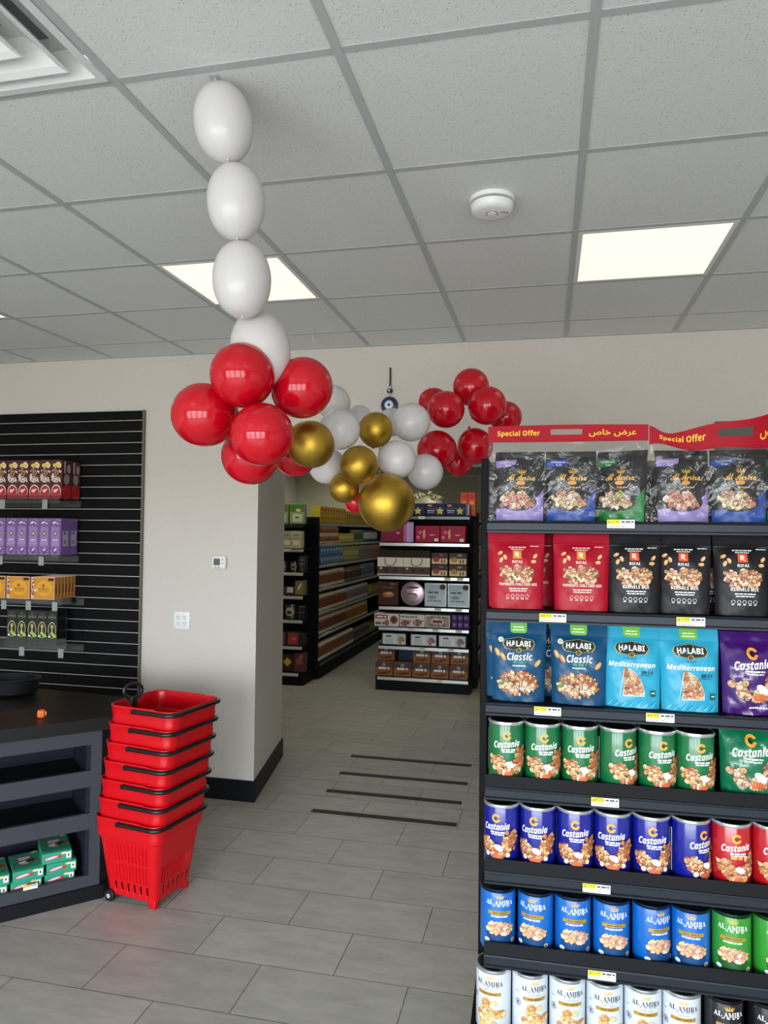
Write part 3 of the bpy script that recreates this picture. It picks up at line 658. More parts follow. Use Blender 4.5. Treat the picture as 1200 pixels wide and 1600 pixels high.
for k, c, r, lb, g, to in [
    ('r', (-.824, 1.857, 2.197), 0.0887, 'red balloon at the top of the left cluster, below the white string', G1, L),
    ('r', (-.696, 1.986, 2.184), 0.0882, 'red balloon at the upper right of the left cluster', G1, L),
    ('r', (-.954, 1.895, 2.098), 0.0915, 'red balloon at the far left of the garland', G1, L),
    ('r', (-.758, 1.843, 2.031), 0.0863, 'front red balloon in the middle of the left cluster', G1, L),
    ('r', (-.879, 2.052, 1.998), 0.0884, 'lowest red balloon of the left cluster, behind the front one', G1, L),
    ('r', (-.831, 2.318, 2.023), .0713, 'red balloon mostly hidden behind the leftmost gold balloon', G1, L),
    ('g', (-.703, 2.090, 2.033), .0718, 'gold balloon beside the left red cluster', G2, L),
    ('w', (-.700, 2.396, 2.121), .0706, 'white balloon just right of the left red cluster', G2, Cn),
    ('w', (-.795, 2.628, 2.257), .0655, 'white balloon peeking out above, right of the upper right red balloon', G2, Cn),
    ('w', (-.787, 2.534, 2.008), .0655, 'white balloon below, behind the leftmost gold balloon', G2, Cn),
    ('w', (-.723, 2.748, 2.215), .0503, 'white balloon hidden behind the highest gold balloon', G2, Cn),
    ('w', (-.517, 2.744, 2.193), .0741, 'white balloon below the evil eye, left of the right red cluster', G2, Cn),
    ('w', (-.539, 2.589, 2.034), .0701, 'white balloon directly above the biggest gold balloon', G2, Cn),
    ('w', (-.471, 2.810, 2.007), .0704, 'greyish white balloon low behind, right of the biggest gold balloon', G2, Cn),
    ('w', (-.632, 2.922, 2.222), .0582, 'white balloon half hidden just below the evil eye', G2, Cn),
    ('g', (-.615, 2.569, 2.141), .0631, 'highest gold balloon of the garland', G2, Cn),
    ('g', (-.635, 2.414, 2.000), .0662, 'mid-size gold balloon left of the white balloon and above the biggest gold', G2, Cn),
    ('g', (-.712, 2.502, 1.926), .0539, 'small gold balloon tucked at the lower left of the biggest gold', G2, Cn),
    ('g', (-.564, 2.536, 1.875), .1021, 'biggest gold balloon at the lowest point of the garland', G2, Cn),
    ('r', (-.749, 2.802, 1.886), .0435, 'small red balloon peeking out left of the biggest gold balloon', G2, Cn),
    ('r', (-.339, 3.245, 2.422), .0818, 'topmost red balloon of the right cluster', G3, Rt),
    ('r', (-.426, 3.069, 2.294), .0793, 'orange-tinged red balloon in the middle left of the right cluster', G3, Rt),
    ('r', (-.259, 3.152, 2.320), .0832, 'red balloon in the upper right middle of the right cluster', G3, Rt),
    ('r', (-.463, 3.065, 2.119), .0861, 'red balloon at the lower left of the right cluster', G3, Rt),
    ('r', (-.192, 3.378, 2.304), .0739, 'red balloon at the far right, above the special offer card', G3, Rt),
    ('r', (-.508, 3.254, 2.356), .0699, 'red balloon mostly hidden at the left back of the right cluster', G3, Rt),
    ('r', (-.315, 3.200, 2.151), .0790, 'red balloon beside the corner of the special offer card', G3, Rt),
    ('r', (-.408, 3.386, 2.099), .0660, 'dark red balloon at the bottom of the right cluster', G3, Rt)]:
    balloon(k, c, r, lb, g, to)
t = empty('garland_line', 'thin clear line through the balloon clusters up to the ceiling', 'line', (-.35, 3.3, 2.26))
mb = MB(); mb.tube([Vector(p)-Vector((-.35, 3.3, 2.26)) for p in ((-.80, 1.92, 2.19), (-.82, 1.97, 2.09), (-.72, 2.28, 2.07), (-.66, 2.50, 2.07), (-.60, 2.72, 2.11), (-.50, 2.95, 2.17), (-.36, 3.24, 2.25), (-.35, 3.3, 2.6), (-.346, 3.32, CEIL))], .0008, ACRYLIC, 5); mb.build('strand', t)

# ------------------------------------------------------------------ the nut shelf on the right
TH = R(1.5); P0 = Vector((-.1719, 2.1207, 0)); EX = Vector((math.cos(TH), math.sin(TH), 0)); EY = Vector((-math.sin(TH), math.cos(TH), 0))
def D(x, y, z): return P0+EX*x+EY*y+Vector((0, 0, z))
WSH = .95
t = empty('gondola_shelf', 'black gondola shelf packed with nut pouches and cans on the right', 'shelf', D(0, 0, 0), TH)
RAILM = M('272b31', .36, .35, spec=.25)
mb = MB(); mb.box((-.025, .13, 0), (-.002, .50, 2.0), BLACK, .002); mb.build('end_panel', t)
mb = MB(); mb.box((WSH, .13, 0), (WSH+.023, .50, 2.0), BLACK, .002); mb.build('end_panel', t)
mb = MB(); mb.box((-.002, .46, .15), (WSH, .475, 2.0), M('0e0f10', .6))
for z in (1.75, 1.765, 1.49, 1.505, 1.245):
    for k in range(36): mb.box((.02+k*.0254, .4585, z), (.028+k*.0254, .4605, z+.006), M('030303', .9))
mb.build('back_panel', t, False)
LEV = [(1.806, 0), (1.549, 0), (1.281, 0), (1.041, .033), (.803, .033), (.567, .033)]
for z, lip in LEV:
    mb = MB(); mb.box((.002, .006, z-.014), (WSH-.002, .455, z), BLACK, .001)
    if lip:
        mb.add([(0, .0, z+.001), (WSH, .0, z+.001), (WSH, .006, z+lip), (0, .006, z+lip), (0, .009, z+.001), (WSH, .009, z+.001), (WSH, .009, z+lip), (0, .009, z+lip)], [(0, 1, 2, 3), (4, 7, 6, 5), (3, 2, 6, 7), (0, 3, 7, 4), (1, 5, 6, 2)], M('0f1013', .55, spec=.12))
    s_ = mb.build('shelf', t, False)
    mb = MB(); prof = [(.006, z), (-.002, z), (-.004, z-.004), (.0, z-.007), (.0, z-.026), (-.005, z-.029), (-.005, z-.034), (.006, z-.036)]
    mb.add([(0, y, zz) for y, zz in prof]+[(WSH, y, zz) for y, zz in prof], [(i, len(prof)+i, len(prof)+i+1, i+1) for i in range(len(prof)-1)]+[list(range(len(prof))), list(range(len(prof), 2*len(prof)))[::-1]], RAILM)
    mb.build('price_rail', s_, False)
mb = MB(); mb.box((-.04, -.01, .315), (WSH, .455, .335), BLACK, .002); mb.box((-.04, -.014, .29), (WSH, -.01, .338), RAILM, .001); mb.build('shelf', t)
mb = MB(); mb.box((-.04, -.01, .12), (WSH, .455, .15), BLACK, .002); mb.build('base_deck', t)
mb = MB(); mb.box((-.03, .01, 0), (WSH, .03, .12), BLACK, .002); mb.build('kick_plate', t)
for x, z, p, wh in [(.371, 1.788, '$10.99', 'under the special offer packs'), (.187, 1.520, '$8.99', 'under the red pouches'), (.555, 1.522, '$7.99', 'under the black pouches'),
                 (.174, 1.256, '$7.99', 'under the dark blue pouches'), (.476, 1.256, '$4.99', 'under the turquoise pouches'), (.331, 1.014, '$8.99', 'under the green cans'),
                 (.309, .775, '$7.99', 'under the dark blue cans'), (.324, .539, '$7.99', 'under the light blue cans')]:
    place(price_tag(p), 'price_tag', 'yellow and white price tag on the shelf rail '+wh, 'price tag', D(x, -.006, z), TH, 'price tags')

# cans
RC, HC = .0508, .182
def can_proto(body_col, pr, rimc, lid, h=HC, shoulder=False):
    mb = MB(); mb.lathe([(.001, .001), (RC-.002, 0), (RC, .004), (RC, h-.008), (RC-.003, h-.002), (.001, h-.002)], M(body_col, .26, coat=.3), 44)
    pr.bake(mb, lambda u, v, l: ((RC+l)*math.sin(u/RC), -(RC+l)*math.cos(u/RC), v), .008, 0)
    body = mb.mesh('body'); m2 = MB()
    m2.lathe([(RC-.006, h-.004), (RC+.001, h-.009), (RC+.0022, h-.005), (RC+.0015, h), (RC-.003, h+.001), (RC-.005, h-.005)], M(rimc, .28, .85), 44)
    m3 = MB(); m3.lathe([(.001, h-.008), (RC-.006, h-.008), (RC-.0045, h-.0005)], M(lid, .35), 36)
    return [('body', body, None), ('rim', m2.mesh('rim'), None), ('lid', m3.mesh('lid'), None)]
def castania(pr, h, w, oy, ink=WHITE_INK, swirl='f0a63c'):
    O = M(swirl, .35); pr.arc(0, oy+.021*w/.07, .0058*w/.07, .0112*w/.07, 25, 345, O, 20); pr.ell(.0045*w/.07, oy+.0145*w/.07, .0032*w/.07, .0055*w/.07, O, -.7, 10)
    pr.arc(-.001, oy+.021*w/.07, .001, .004*w/.07, 90, 330, M('3a2416', .4), 8)
    pr.text(bolditalic('Castania'), 0, oy, w, ink, w*.25, .01, 0, .09)
def crescent(cx, cy):
    def fn(r):
        t = r.random(); a = R(-176+t*200); k = r.uniform(.22, 1)**.7; ry = .054
        return cx+k*.058*math.cos(a), cy+k*ry*math.sin(a)
    return fn
def castania_can(col, pal, seed):
    pr = Print(); castania(pr, HC, .079, .120)
    pr.bars(.004, .104, .042, .0045, WHITE_INK, seed); pr.bars(.004, .098, .038, .0035, WHITE_INK, seed+1)
    if col == 'b11420': pr.bars(0, .092, .03, .006, M('d8a83c', .4), 9)
    pr.nuts(150, crescent(.004, .086), .004, .0078, pal, seed); pr.ell(.008, .062, .013, .008, M('f3efe8', .35), -.4); pr.ell(.004, .036, .012, .008, M('c8623a', .4), .1)
    if col != 'b11420': pr.nuts(16, lambda r: (r.uniform(.03, .062), r.uniform(.075, .112)), .004, .007, ['c27b45', 'b86a3a', 'd99a5c'], 3)
    pr.rect(-.098, .03, -.092, .15, M('d9dbe2', .4)); pr.bars(.0, .014, .03, .003, WHITE_INK, 4)
    return can_proto(col, pr, 'd6d8da', '191a1c')
def crown(pr, cx, cy, s, mat):
    for k in range(-2, 3):
        a = k*.5; L_ = s*(1-.16*abs(k)); x = cx+k*s*.28
        pr.poly([(x-s*.13, cy), (x+s*.13, cy), (x+s*.10+math.sin(a)*L_*.5, cy+L_*.55), (x+math.sin(a)*L_*.9, cy+L_), (x-s*.12+math.sin(a)*L_*.4, cy+L_*.5)], mat)
    pr.rect(cx-s*.75, cy-s*.14, cx+s*.75, cy-s*.04, mat)
def alamira_can(kind):
    h = .176; pr = Print(); ink = BLACK_INK if kind == 'white' else WHITE_INK; dy = .004
    crown(pr, 0, .148+dy, .013, GOLD_INK); pr.text(serif('AL AMIRA'), 0, .136+dy, .080, ink, .0135)
    pr.bars(.004, .1265+dy, .046, .0028, ink if kind != 'white' else M('8a8a90', .4), 3, 1.2)
    pr.rect(-.034, .102+dy, .034, .112+dy, M('c69a3c', .3, .4)); pr.bars(.0, .107+dy, .04, .004, M('7a5a1c', .4), 2)
    if kind == 'white':
        pr.text(serif('LOW SALT'), 0, .1185+dy, .036, M('8d9096', .4))
        pr.nuts(34, lambda r: (r.gauss(0, .02), r.gauss(.056, .013)), .008, .012, ['e6b858', 'dfae62', 'b8704a', 'f0dcae', 'e8cc8c'], 5, 'a87c4a')
        pr.arc(-.05, .095, .0075, .009, 0, 359, M('4a4a50', .4), 18); pr.ell(-.05, .095, .003, .005, M('4a4a50', .4)); pr.bars(-.052, .125, .012, .002, M('8a8a90', .4), 3)
    elif kind == 'black':
        pr.nuts(30, lambda r: (r.gauss(0, .016), r.gauss(.06, .013)), .008, .012, NUT, 5)
    else:
        bowl = M({'blue': '12406f', 'green': '1c5424'}[kind], .35)
        pr.bars(.0, .097+dy, .05, .004, WHITE_INK, 8)
        pr.poly([(-.042, .062), (.044, .062), (.038, .034), (.030, .024), (-.028, .024), (-.036, .034)], bowl); pr.ell(.001, .062, .043, .012, M('6a4a3a', .4), 0, 24)
        def fn(r):
            a = r.uniform(0, 6.28); k = r.random()**.5; return .001+.038*k*math.cos(a), .068+.018*k*math.sin(a)
        pr.nuts(95, fn, .0045, .0075, NUT_PALE, 7, 'a07858')
        pr.ell(.040, .032, .006, .006, M('e8e0c8', .4)); pr.ell(.040, .032, .0042, .0042, M('7a5a2c', .4)); pr.ell(-.036, .032, .008, .006, M('dfe6ea', .4))
    return can_proto({'blue': '0e62b4', 'green': '2f8a2e', 'white': 'c8ced4', 'black': '15161a'}[kind], pr, {'white': 'c6cacc', 'blue': '20324a', 'green': '2a4a2c', 'black': '2a2b2e'}[kind], '22262a', h)
def can_row(parts_by, z, xs, y, grp, texts, rots):
    for i, (k, x) in enumerate(zip(texts, xs)):
        place(parts_by[k[0]], 'nut_can', k[1], 'can', D(x, y, z), TH+R(rots[i]), grp)
CANS = {'g': castania_can('0f6a3a', NUT, 11), 'b': castania_can('101a86', NUT, 12), 'r': castania_can('b11420', NUT, 13)}
CANS.update({k[0].upper(): alamira_can(k) for k in ('blue', 'green', 'white')}); CANS['K'] = alamira_can('black')
def ords(n, s): return [s % ORD[i] for i in range(n)]
gx = [.0575, .162, .267, .373, .479, .580]
can_row(CANS, 1.0415, gx, .065, 'green nut cans', [('g', s) for s in ords(6, 'dark green nut can, %s from the left on the fourth shelf')], [4, 6, 2, 30, 12, 8])
bx = [.0455, .150, .255, .359, .4635, .5686]
can_row(CANS, .8035, bx, .065, 'dark blue nut cans', [('b', s) for s in ords(6, 'dark blue nut can, %s from the left on the fifth shelf')], [-16, -14, -2, -10, -2, 32])
place(CANS['b'], 'nut_can', 'dark blue nut can behind the leftmost one, on the fifth shelf', 'can', D(.036, .172, .8035), TH, 'dark blue nut cans')
can_row(CANS, .8035, [.674, .779, .884], .065, 'red nut cans', [('r', s) for s in ords(3, 'red nut can, %s red one right of the dark blue cans')], [4, 6, 2])
ax = [.0365, .1445, .2495, .356, .464, .5686]
can_row(CANS, .5675, ax, .066, 'light blue nut cans', [('B', s) for s in ords(6, 'bright blue nut can with bowl, %s from the left on the sixth shelf')], [8, -12, 4, 4, 22, -8])
can_row(CANS, .5675, [.675, .781, .886], .066, 'light green nut cans', [('G', s) for s in ords(3, 'light green nut can, %s one right of the bright blue cans')], [-8, 12, 4])
wx = [.0255, .130, .235, .3385, .442, .545]
can_row(CANS, .3355, wx, .066, 'white nut cans', [('W', s) for s in ords(6, 'white nut can, %s from the left at the bottom of the frame')], [-12, 16, 8, 6, 4, -4])
can_row(CANS, .3355, [.655, .768], .066, 'black nut cans', [('K', s) for s in ords(2, 'black nut can, %s one right of the white cans')], [4, 0])
place(CANS['B'], 'nut_can', 'bright blue nut can behind the leftmost one on the sixth shelf', 'can', D(.03, .178, .5675), TH, 'light blue nut cans')

# pouches
def pouch(W, Hh, B, col, pr, rough=.34, coat=.25, taper=.05, seal=.86, wr=.0014, bump=.0, seed=1, name='pouch'):
    rg = random.Random(seed); ph = [rg.uniform(0, 6) for _ in range(8)]
    def wf(v): return 1-taper*(1-v/Hh)
    def yf(u, v):
        s = max(0, min(1, v/Hh)); g = (.80+.20*math.sin(math.pi*min(1, s/.55)*.5)) if s < .55 else max(0, math.cos((s-.55)/(seal-.55)*math.pi/2))**.8 if s < seal else 0
        e = max(0, 1-(2*u/W)**2)**.62
        w = wr*(math.sin(u*90+v*40+ph[0])+math.sin(v*120-u*60+ph[1])*.7+math.sin((u+v)*170+ph[2])*.5)*min(1, g+.25)*e
        return -(B*g*e+.0016+w)+max(0, s-seal)*Hh*.28
    mat = M(col, rough, coat=coat, bump=bump, bscale=26, spec=.35)
    mb = MB()
    mb.grid(lambda a, b: ((a-.5)*W*wf(b*Hh), yf((a-.5)*W, b*Hh), b*Hh), 22, 30, mat)
    mb.grid(lambda a, b: ((.5-a)*W*wf(b*Hh), -yf((.5-a)*W, b*Hh)*.8+max(0, b-seal)*Hh*.5, b*Hh), 12, 14, mat)
    mb.add([((i/10-.5)*W*wf(0), yf((i/10-.5)*W, 0), 0) for i in range(11)]+[((i/10-.5)*W*wf(0), -yf((i/10-.5)*W, 0)*.8, 0) for i in range(11)], [(i, 11+i, 12+i, i+1) for i in range(10)], mat)
    pr.bake(mb, lambda u, v, l: (u*wf(v), yf(u, v)-l*1.6, v), W/22, Hh/30)
    body = mb.mesh('bag')
    m2 = MB(); m2.grid(lambda a, b: ((a-.5)*W*.996, yf(0, Hh*(seal+.005)+b*Hh*.012)-.0010-.0006*math.sin(b*9), Hh*(seal+.005)+b*Hh*(.012)), 8, 4, mat)
    m2.grid(lambda a, b: ((.5-a)*W*.996, .0028, Hh*(seal+.005)+b*Hh*(.012)), 8, 2, mat)
    return [('bag', body, None), ('zip_strip', m2.mesh('zip_strip'), None)]
def disc(cx, cy, rx, ry): 
    def fn(r):
        a = r.uniform(0, 6.28); k = r.random()**.5; return cx+rx*k*math.cos(a), cy+ry*k*math.sin(a)
    return fn
def rifai(red):
    pr = Print(.0005, .00008); H_ = .222; ink = M('f2dccb', .4) if red else WHITE_INK; W = .158 if red else .146
    pr.rect(-W/2*.96, H_*.85, W/2*.96, H_*.853, M('c9304a' if red else '8d8d90', .4)); pr.bars(.05, .183, .025, .0025, ink, 2)
    pr.bars(0, .1795, .05, .0034, ink, 3); pr.bars(0, .1735, .036, .003, ink, 4)
    pr.rect(-.0125, .146, .0125, .170, M('e2552a' if not red else 'd98a2c', .4)); pr.text(sansbold('R'), 0, .158, .0115, WHITE_INK, .0155)
    pr.text(sansbold('RIFAI'), 0, .1375, .029, ink)
    pr.nuts(85, disc(-.002, .104, .052, .021), .0045, .0078, ['d9a878', 'e9cfa2', 'c98a5c', 'a8654a', 'efdcbc'] if not red else ['d9a070', 'e4bc8c', 'b8704a', '8a4a3c', 'efd0a4'], 21)
    pr.nuts(14, disc(0, .086, .04, .009), .005, .008, NUT_PALE, 22)
    for x, y, a in ((-.05, .162, .5), (-.047, .142, 1.2), (.052, .154, .9), (.047, .138, 0), (-.036, .15, 2)):
        pr.ell(x, y, .0085, .005, M('d8a36c', .4), a, 10); pr.ell(x+.002, y+.002, .005, .0025, M('edcf9c', .4), a, 8)
    if red: pr.text(sansbold('PAPRIKA & CHILI LIME MIX'), .003, .072, .112, ink, .0078)
    else: pr.text(sansbold('KERNELS MIX'), .003, .072, .074, ink, .0095)
    pr.bars(.003, .0595, .055, .0032, ink, 5); pr.bars(.003, .053, .05, .0032, ink, 6)
    for k in range(5): x = -.028+k*.0145; pr.arc(x, .0375, .0042, .0052, 0, 359, ink, 12); pr.bars(x, .030, .009, .002, ink, k)
    return pouch(W, H_, .028, 'a80c26' if red else '1c1b1e', pr, .45, 0, .06, .85)
def halabi(classic):
    W, H_ = (.160, .226) if classic else (.157, .226); pr = Print(.0005, .00008); navy = M('2b3328', .4)
    pr.poly([(-.024, H_-.001), (.024, H_-.001), (.024, H_-.026), (.018, H_-.031), (-.018, H_-.031), (-.024, H_-.026)], M('6db33f', .4)); pr.bars(0, H_-.014, .03, .003, WHITE_INK, 2); pr.bars(0, H_-.022, .034, .003, WHITE_INK, 3)
    hexa = lambda k: [(-.045*k, .164), (-.040*k, .164+.012*k), (0, .164+.019*k), (.040*k, .164+.012*k), (.045*k, .164), (.037*k, .164-.013*k), (0, .164-.017*k), (-.037*k, .164-.013*k)]
    pr.poly(hexa(1.06), M('b9a878', .4)); pr.poly(hexa(1), navy); pr.text(sansbold('HALABI'), 0, .166, .071, WHITE_INK, .0155, .01)
    pr.ell(0, .147, .0085, .0075, M('c2ab6c', .4)); pr.ell(0, .147, .0065, .0055, M('5a5a3a', .4))
    if classic:
        pr.text(bolditalic('Classic'), .003, .130, .074, WHITE_INK, .022); pr.bars(.004, .114, .04, .006, M('2f8f6a', .4), 3); pr.bars(.002, .1035, .04, .0036, M('bfe6f4', .4), 4)
        for x, y, a in ((-.063, .140, -1.1), (-.046, .128, -1.0), (.056, .112, .9)):
            pr.ell(x, y, .013, .0065, M('b98a50', .4), a, 14); pr.ell(x+.001, y+.001, .009, .0035, M('dcb57c', .4), a, 10)
        pr.ell(-.052, .176, .008, .0075, M('e6e0d0', .4)); pr.ell(-.052, .176, .005, .0045, M('b8c0b0', .4))
        pr.nuts(130, disc(-.002, .054, .058, .032), .0045, .0082, NUT, 31); pr.nuts(10, disc(-.045, .05, .01, .016), .004, .006, ['2f8a4a', '3aa05a'], 32); pr.nuts(18, disc(0, .044, .045, .015), .005, .0085, ['f0e4cc', 'e6c89c'], 33)
    else:
        pr.bars(0, .1375, .046, .0026, M('1f6f86', .4), 3, .8); pr.text(bolditalic('Mediterranean'), 0, .121, .128, WHITE_INK, .0145)
        pr.text(script('mix'), .042, .102, .034, M('0f4152', .4), .0145); pr.poly([(.024, .0935), (.056, .0905), (.056, .0895), (.024, .0915)], M('0f4152', .4))
        sail = [(-.018, .108)]+[(-.018+.052*math.sin(R(t)), .036+.072*math.cos(R(t))) for t in range(10, 91, 10)]+[(-.024, .034), (-.022, .07)]
        pr.poly([(x*1.06, .07+(y-.07)*1.07) for x, y in sail], M('bfe6f2', .4)); pr.poly(sail, M('c98a5c', .4))
        def fn(r):
            while 1:
                x, y = r.uniform(-.022, .034), r.uniform(.037, .106); xx = x+.018
                if xx < .050*math.sqrt(max(0, 1-((y-.036)/.072)**2)): return x, y
        pr.nuts(90, fn, .004, .0068, ['d9a070', 'b8704a', 'efd9b4', 'c98a5c', 'e6c89c'], 41)
        pr.poly([(-.021, .108), (-.034, .034), (-.033, .034), (-.0195, .108)], WHITE_INK); pr.rect(.052, .034, .066, .051, M('155a4a', .4)); pr.bars(.059, .044, .009, .003, WHITE_INK, 2)
        for k in range(7): pr.poly([(-.07+k*.02, .005), (-.062+k*.02, .005), (-.050+k*.02, .022), (-.051+k*.02, .022)], M('4dc0e2', .4))
    return pouch(W, H_, .03, '08456a' if classic else '2b9dbd', pr, .4, .12, .07 if classic else .05, .83, .0018, .06 if classic else .02, 5)
def castania_pouch(col):
    W, H_ = .155, .222; pr = Print(.0006, .00008); castania(pr, H_, .098, .135); pr.bars(.004, .117, .05, .0045, WHITE_INK, 2); pr.bars(.004, .110, .044, .0035, WHITE_INK, 3)
    def fn(r):
        t = r.random(); a = R(-175+t*210); k = r.uniform(.4, 1); return .008+k*.066*math.cos(a), .086+k*.05*math.sin(a)
    pr.nuts(75, fn, .007, .011, ['efd9b0', 'd8b088', 'f4e8d0', 'c98a6c', 'e0c07c'], 51); pr.ell(.022, .07, .018, .010, M('f3efe8', .35), -.6); pr.ell(.014, .048, .017, .010, M('c86a3a', .4), .1)
    pr.bars(.01, .020, .05, .004, WHITE_INK, 4)
    return pouch(W, H_, .034, col, pr, .26, .5, .05, .86, .003, .14, 9)
def amira_pouch(kind):
    W, H_ = .144, .206; tone = {'lilac': '9a86c4', 'blue': '1f4a9e', 'green': '147a34'}[kind]; pr = Print(.0005, .00008); Tm = M(tone, .35)
    pr.poly([(-W/2*.97, 0), (W/2*.97, 0), (W/2*.97, .095), (W/2*.8, .075), (.02, .045), (-.02, .036), (-W/2*.97, .034)], Tm); pr.poly([(-W/2*.97, .178), (-.008, .182), (-.012, .166), (-.035, .157), (-W/2*.97, .158)], Tm)
    pr.text('Cholesterol', -.037, .173, .04, WHITE_INK); pr.text('Free', -.034, .164, .016, WHITE_INK)
    crown(pr, .006, .139, .013, M('e0b03a', .3)); pr.text(script('Al Amira'), .004, .126, .082, M('e6b24a', .3), .021, .015)
    pr.ell(.004, .109, .012, .0065, M('f0a040', .4)); pr.arc(.004, .125, .034, .0352, 205, 335, GOLD_INK); pr.bars(.012, .096, .03, .003, M('c9c9cc', .4), 3)
    pr.ell(-.004, .055, .055, .028, M('1c1416', .4), 0, 24)
    pr.nuts(44, disc(-.006, .06, .05, .020), .0075, .011, NUT_PINK if kind == 'lilac' else ['f0d8b4', 'd8a888', 'c98a6a', 'b8c070', 'e9c4a8'] if kind == 'blue' else ['efe0c4', 'c9a87c', 'a8b86a', 'dcc8a4'], 61)
    return pouch(W, H_, .026, '1a1a1e', pr, .3, .5, .03, .9, .0016, .05, 6)
RP, BP, CP, MP, PP, GP = rifai(True), rifai(False), halabi(True), halabi(False), castania_pouch('3e1465'), castania_pouch('0f6a45')
AP = {k: amira_pouch(k) for k in ('lilac', 'blue', 'green')}
def pch(parts, label, x, y, z, grp, rz=0, rx=-4): place(parts, 'nut_pouch', label, 'pouch', D(x, y, z), TH+R(rz), grp, R(rx))
z2, z3, z4 = 1.5495, 1.2815, 1.0415
pch(RP, 'red nut pouch in front at the left end of the second shelf', .086, .05, z2, 'red nut pouches', 2, -2)
pch(RP, 'red nut pouch in front, right of the first red one', .268, .05, z2, 'red nut pouches', -2, -3)
pch(RP, 'red nut pouch behind the leftmost red one, sticking out right', .124, .165, z2, 'red nut pouches', -3, -1)
pch(RP, 'red nut pouch farther back at the left end, its edge showing', .076, .100, z2, 'red nut pouches', 0, -1)
pch(BP, 'black nut pouch directly right of the red pouches', .414, .05, z2, 'black nut pouches', -1, -3)
pch(BP, 'black nut pouch, second from the red pouches', .548, .058, z2, 'black nut pouches', -8, -3)
pch(BP, 'black nut pouch, third from the red pouches, at the frame edge', .70, .052, z2, 'black nut pouches', -3, -3)
pch(BP, 'black nut pouch behind, showing between the second and third black ones', .615, .135, z2, 'black nut pouches', 0, -2)
pch(CP, 'dark blue nut pouch in front at the left end of the third shelf', .092, .052, z3, 'dark blue nut pouches', 1, -3)
pch(CP, 'dark blue nut pouch in front, beside the turquoise pouches', .262, .050, z3, 'dark blue nut pouches', -3, -4)
pch(CP, 'dark blue nut pouch behind the leftmost one, sticking out left', .073, .102, z3, 'dark blue nut pouches', 2, -1)
pch(CP, 'dark blue nut pouch behind, showing between the two front ones', .205, .142, z3, 'dark blue nut pouches', 0, -2)
pch(MP, 'turquoise nut pouch with sail picture, beside the dark blue pouches', .408, .048, z3, 'turquoise nut pouches', -6, -5)
pch(MP, 'turquoise nut pouch with sail picture, beside the purple pouch', .562, .044, z3, 'turquoise nut pouches', 0, -3)
pch(MP, 'turquoise nut pouch behind, between the two front turquoise ones', .525, .135, z3, 'turquoise nut pouches', 0, -1)
pch(PP, 'purple nut pouch at the right end of the third shelf', .722, .05, z3, 'purple nut pouches', 2, -3)
pch(PP, 'purple nut pouch, second one right of the turquoise pouches', .862, .052, z3, 'purple nut pouches', -2, -3)
pch(BP, 'black nut pouch, fourth from the red pouches', .855, .052, z2, 'black nut pouches', 2, -3)
pch(GP, 'shiny green nut pouch right of the dark green cans', .722, .058, z4, 'green nut pouches', -4, -4)
pch(GP, 'shiny green nut pouch, second one right of the dark green cans', .868, .058, z4, 'green nut pouches', 3, -4)
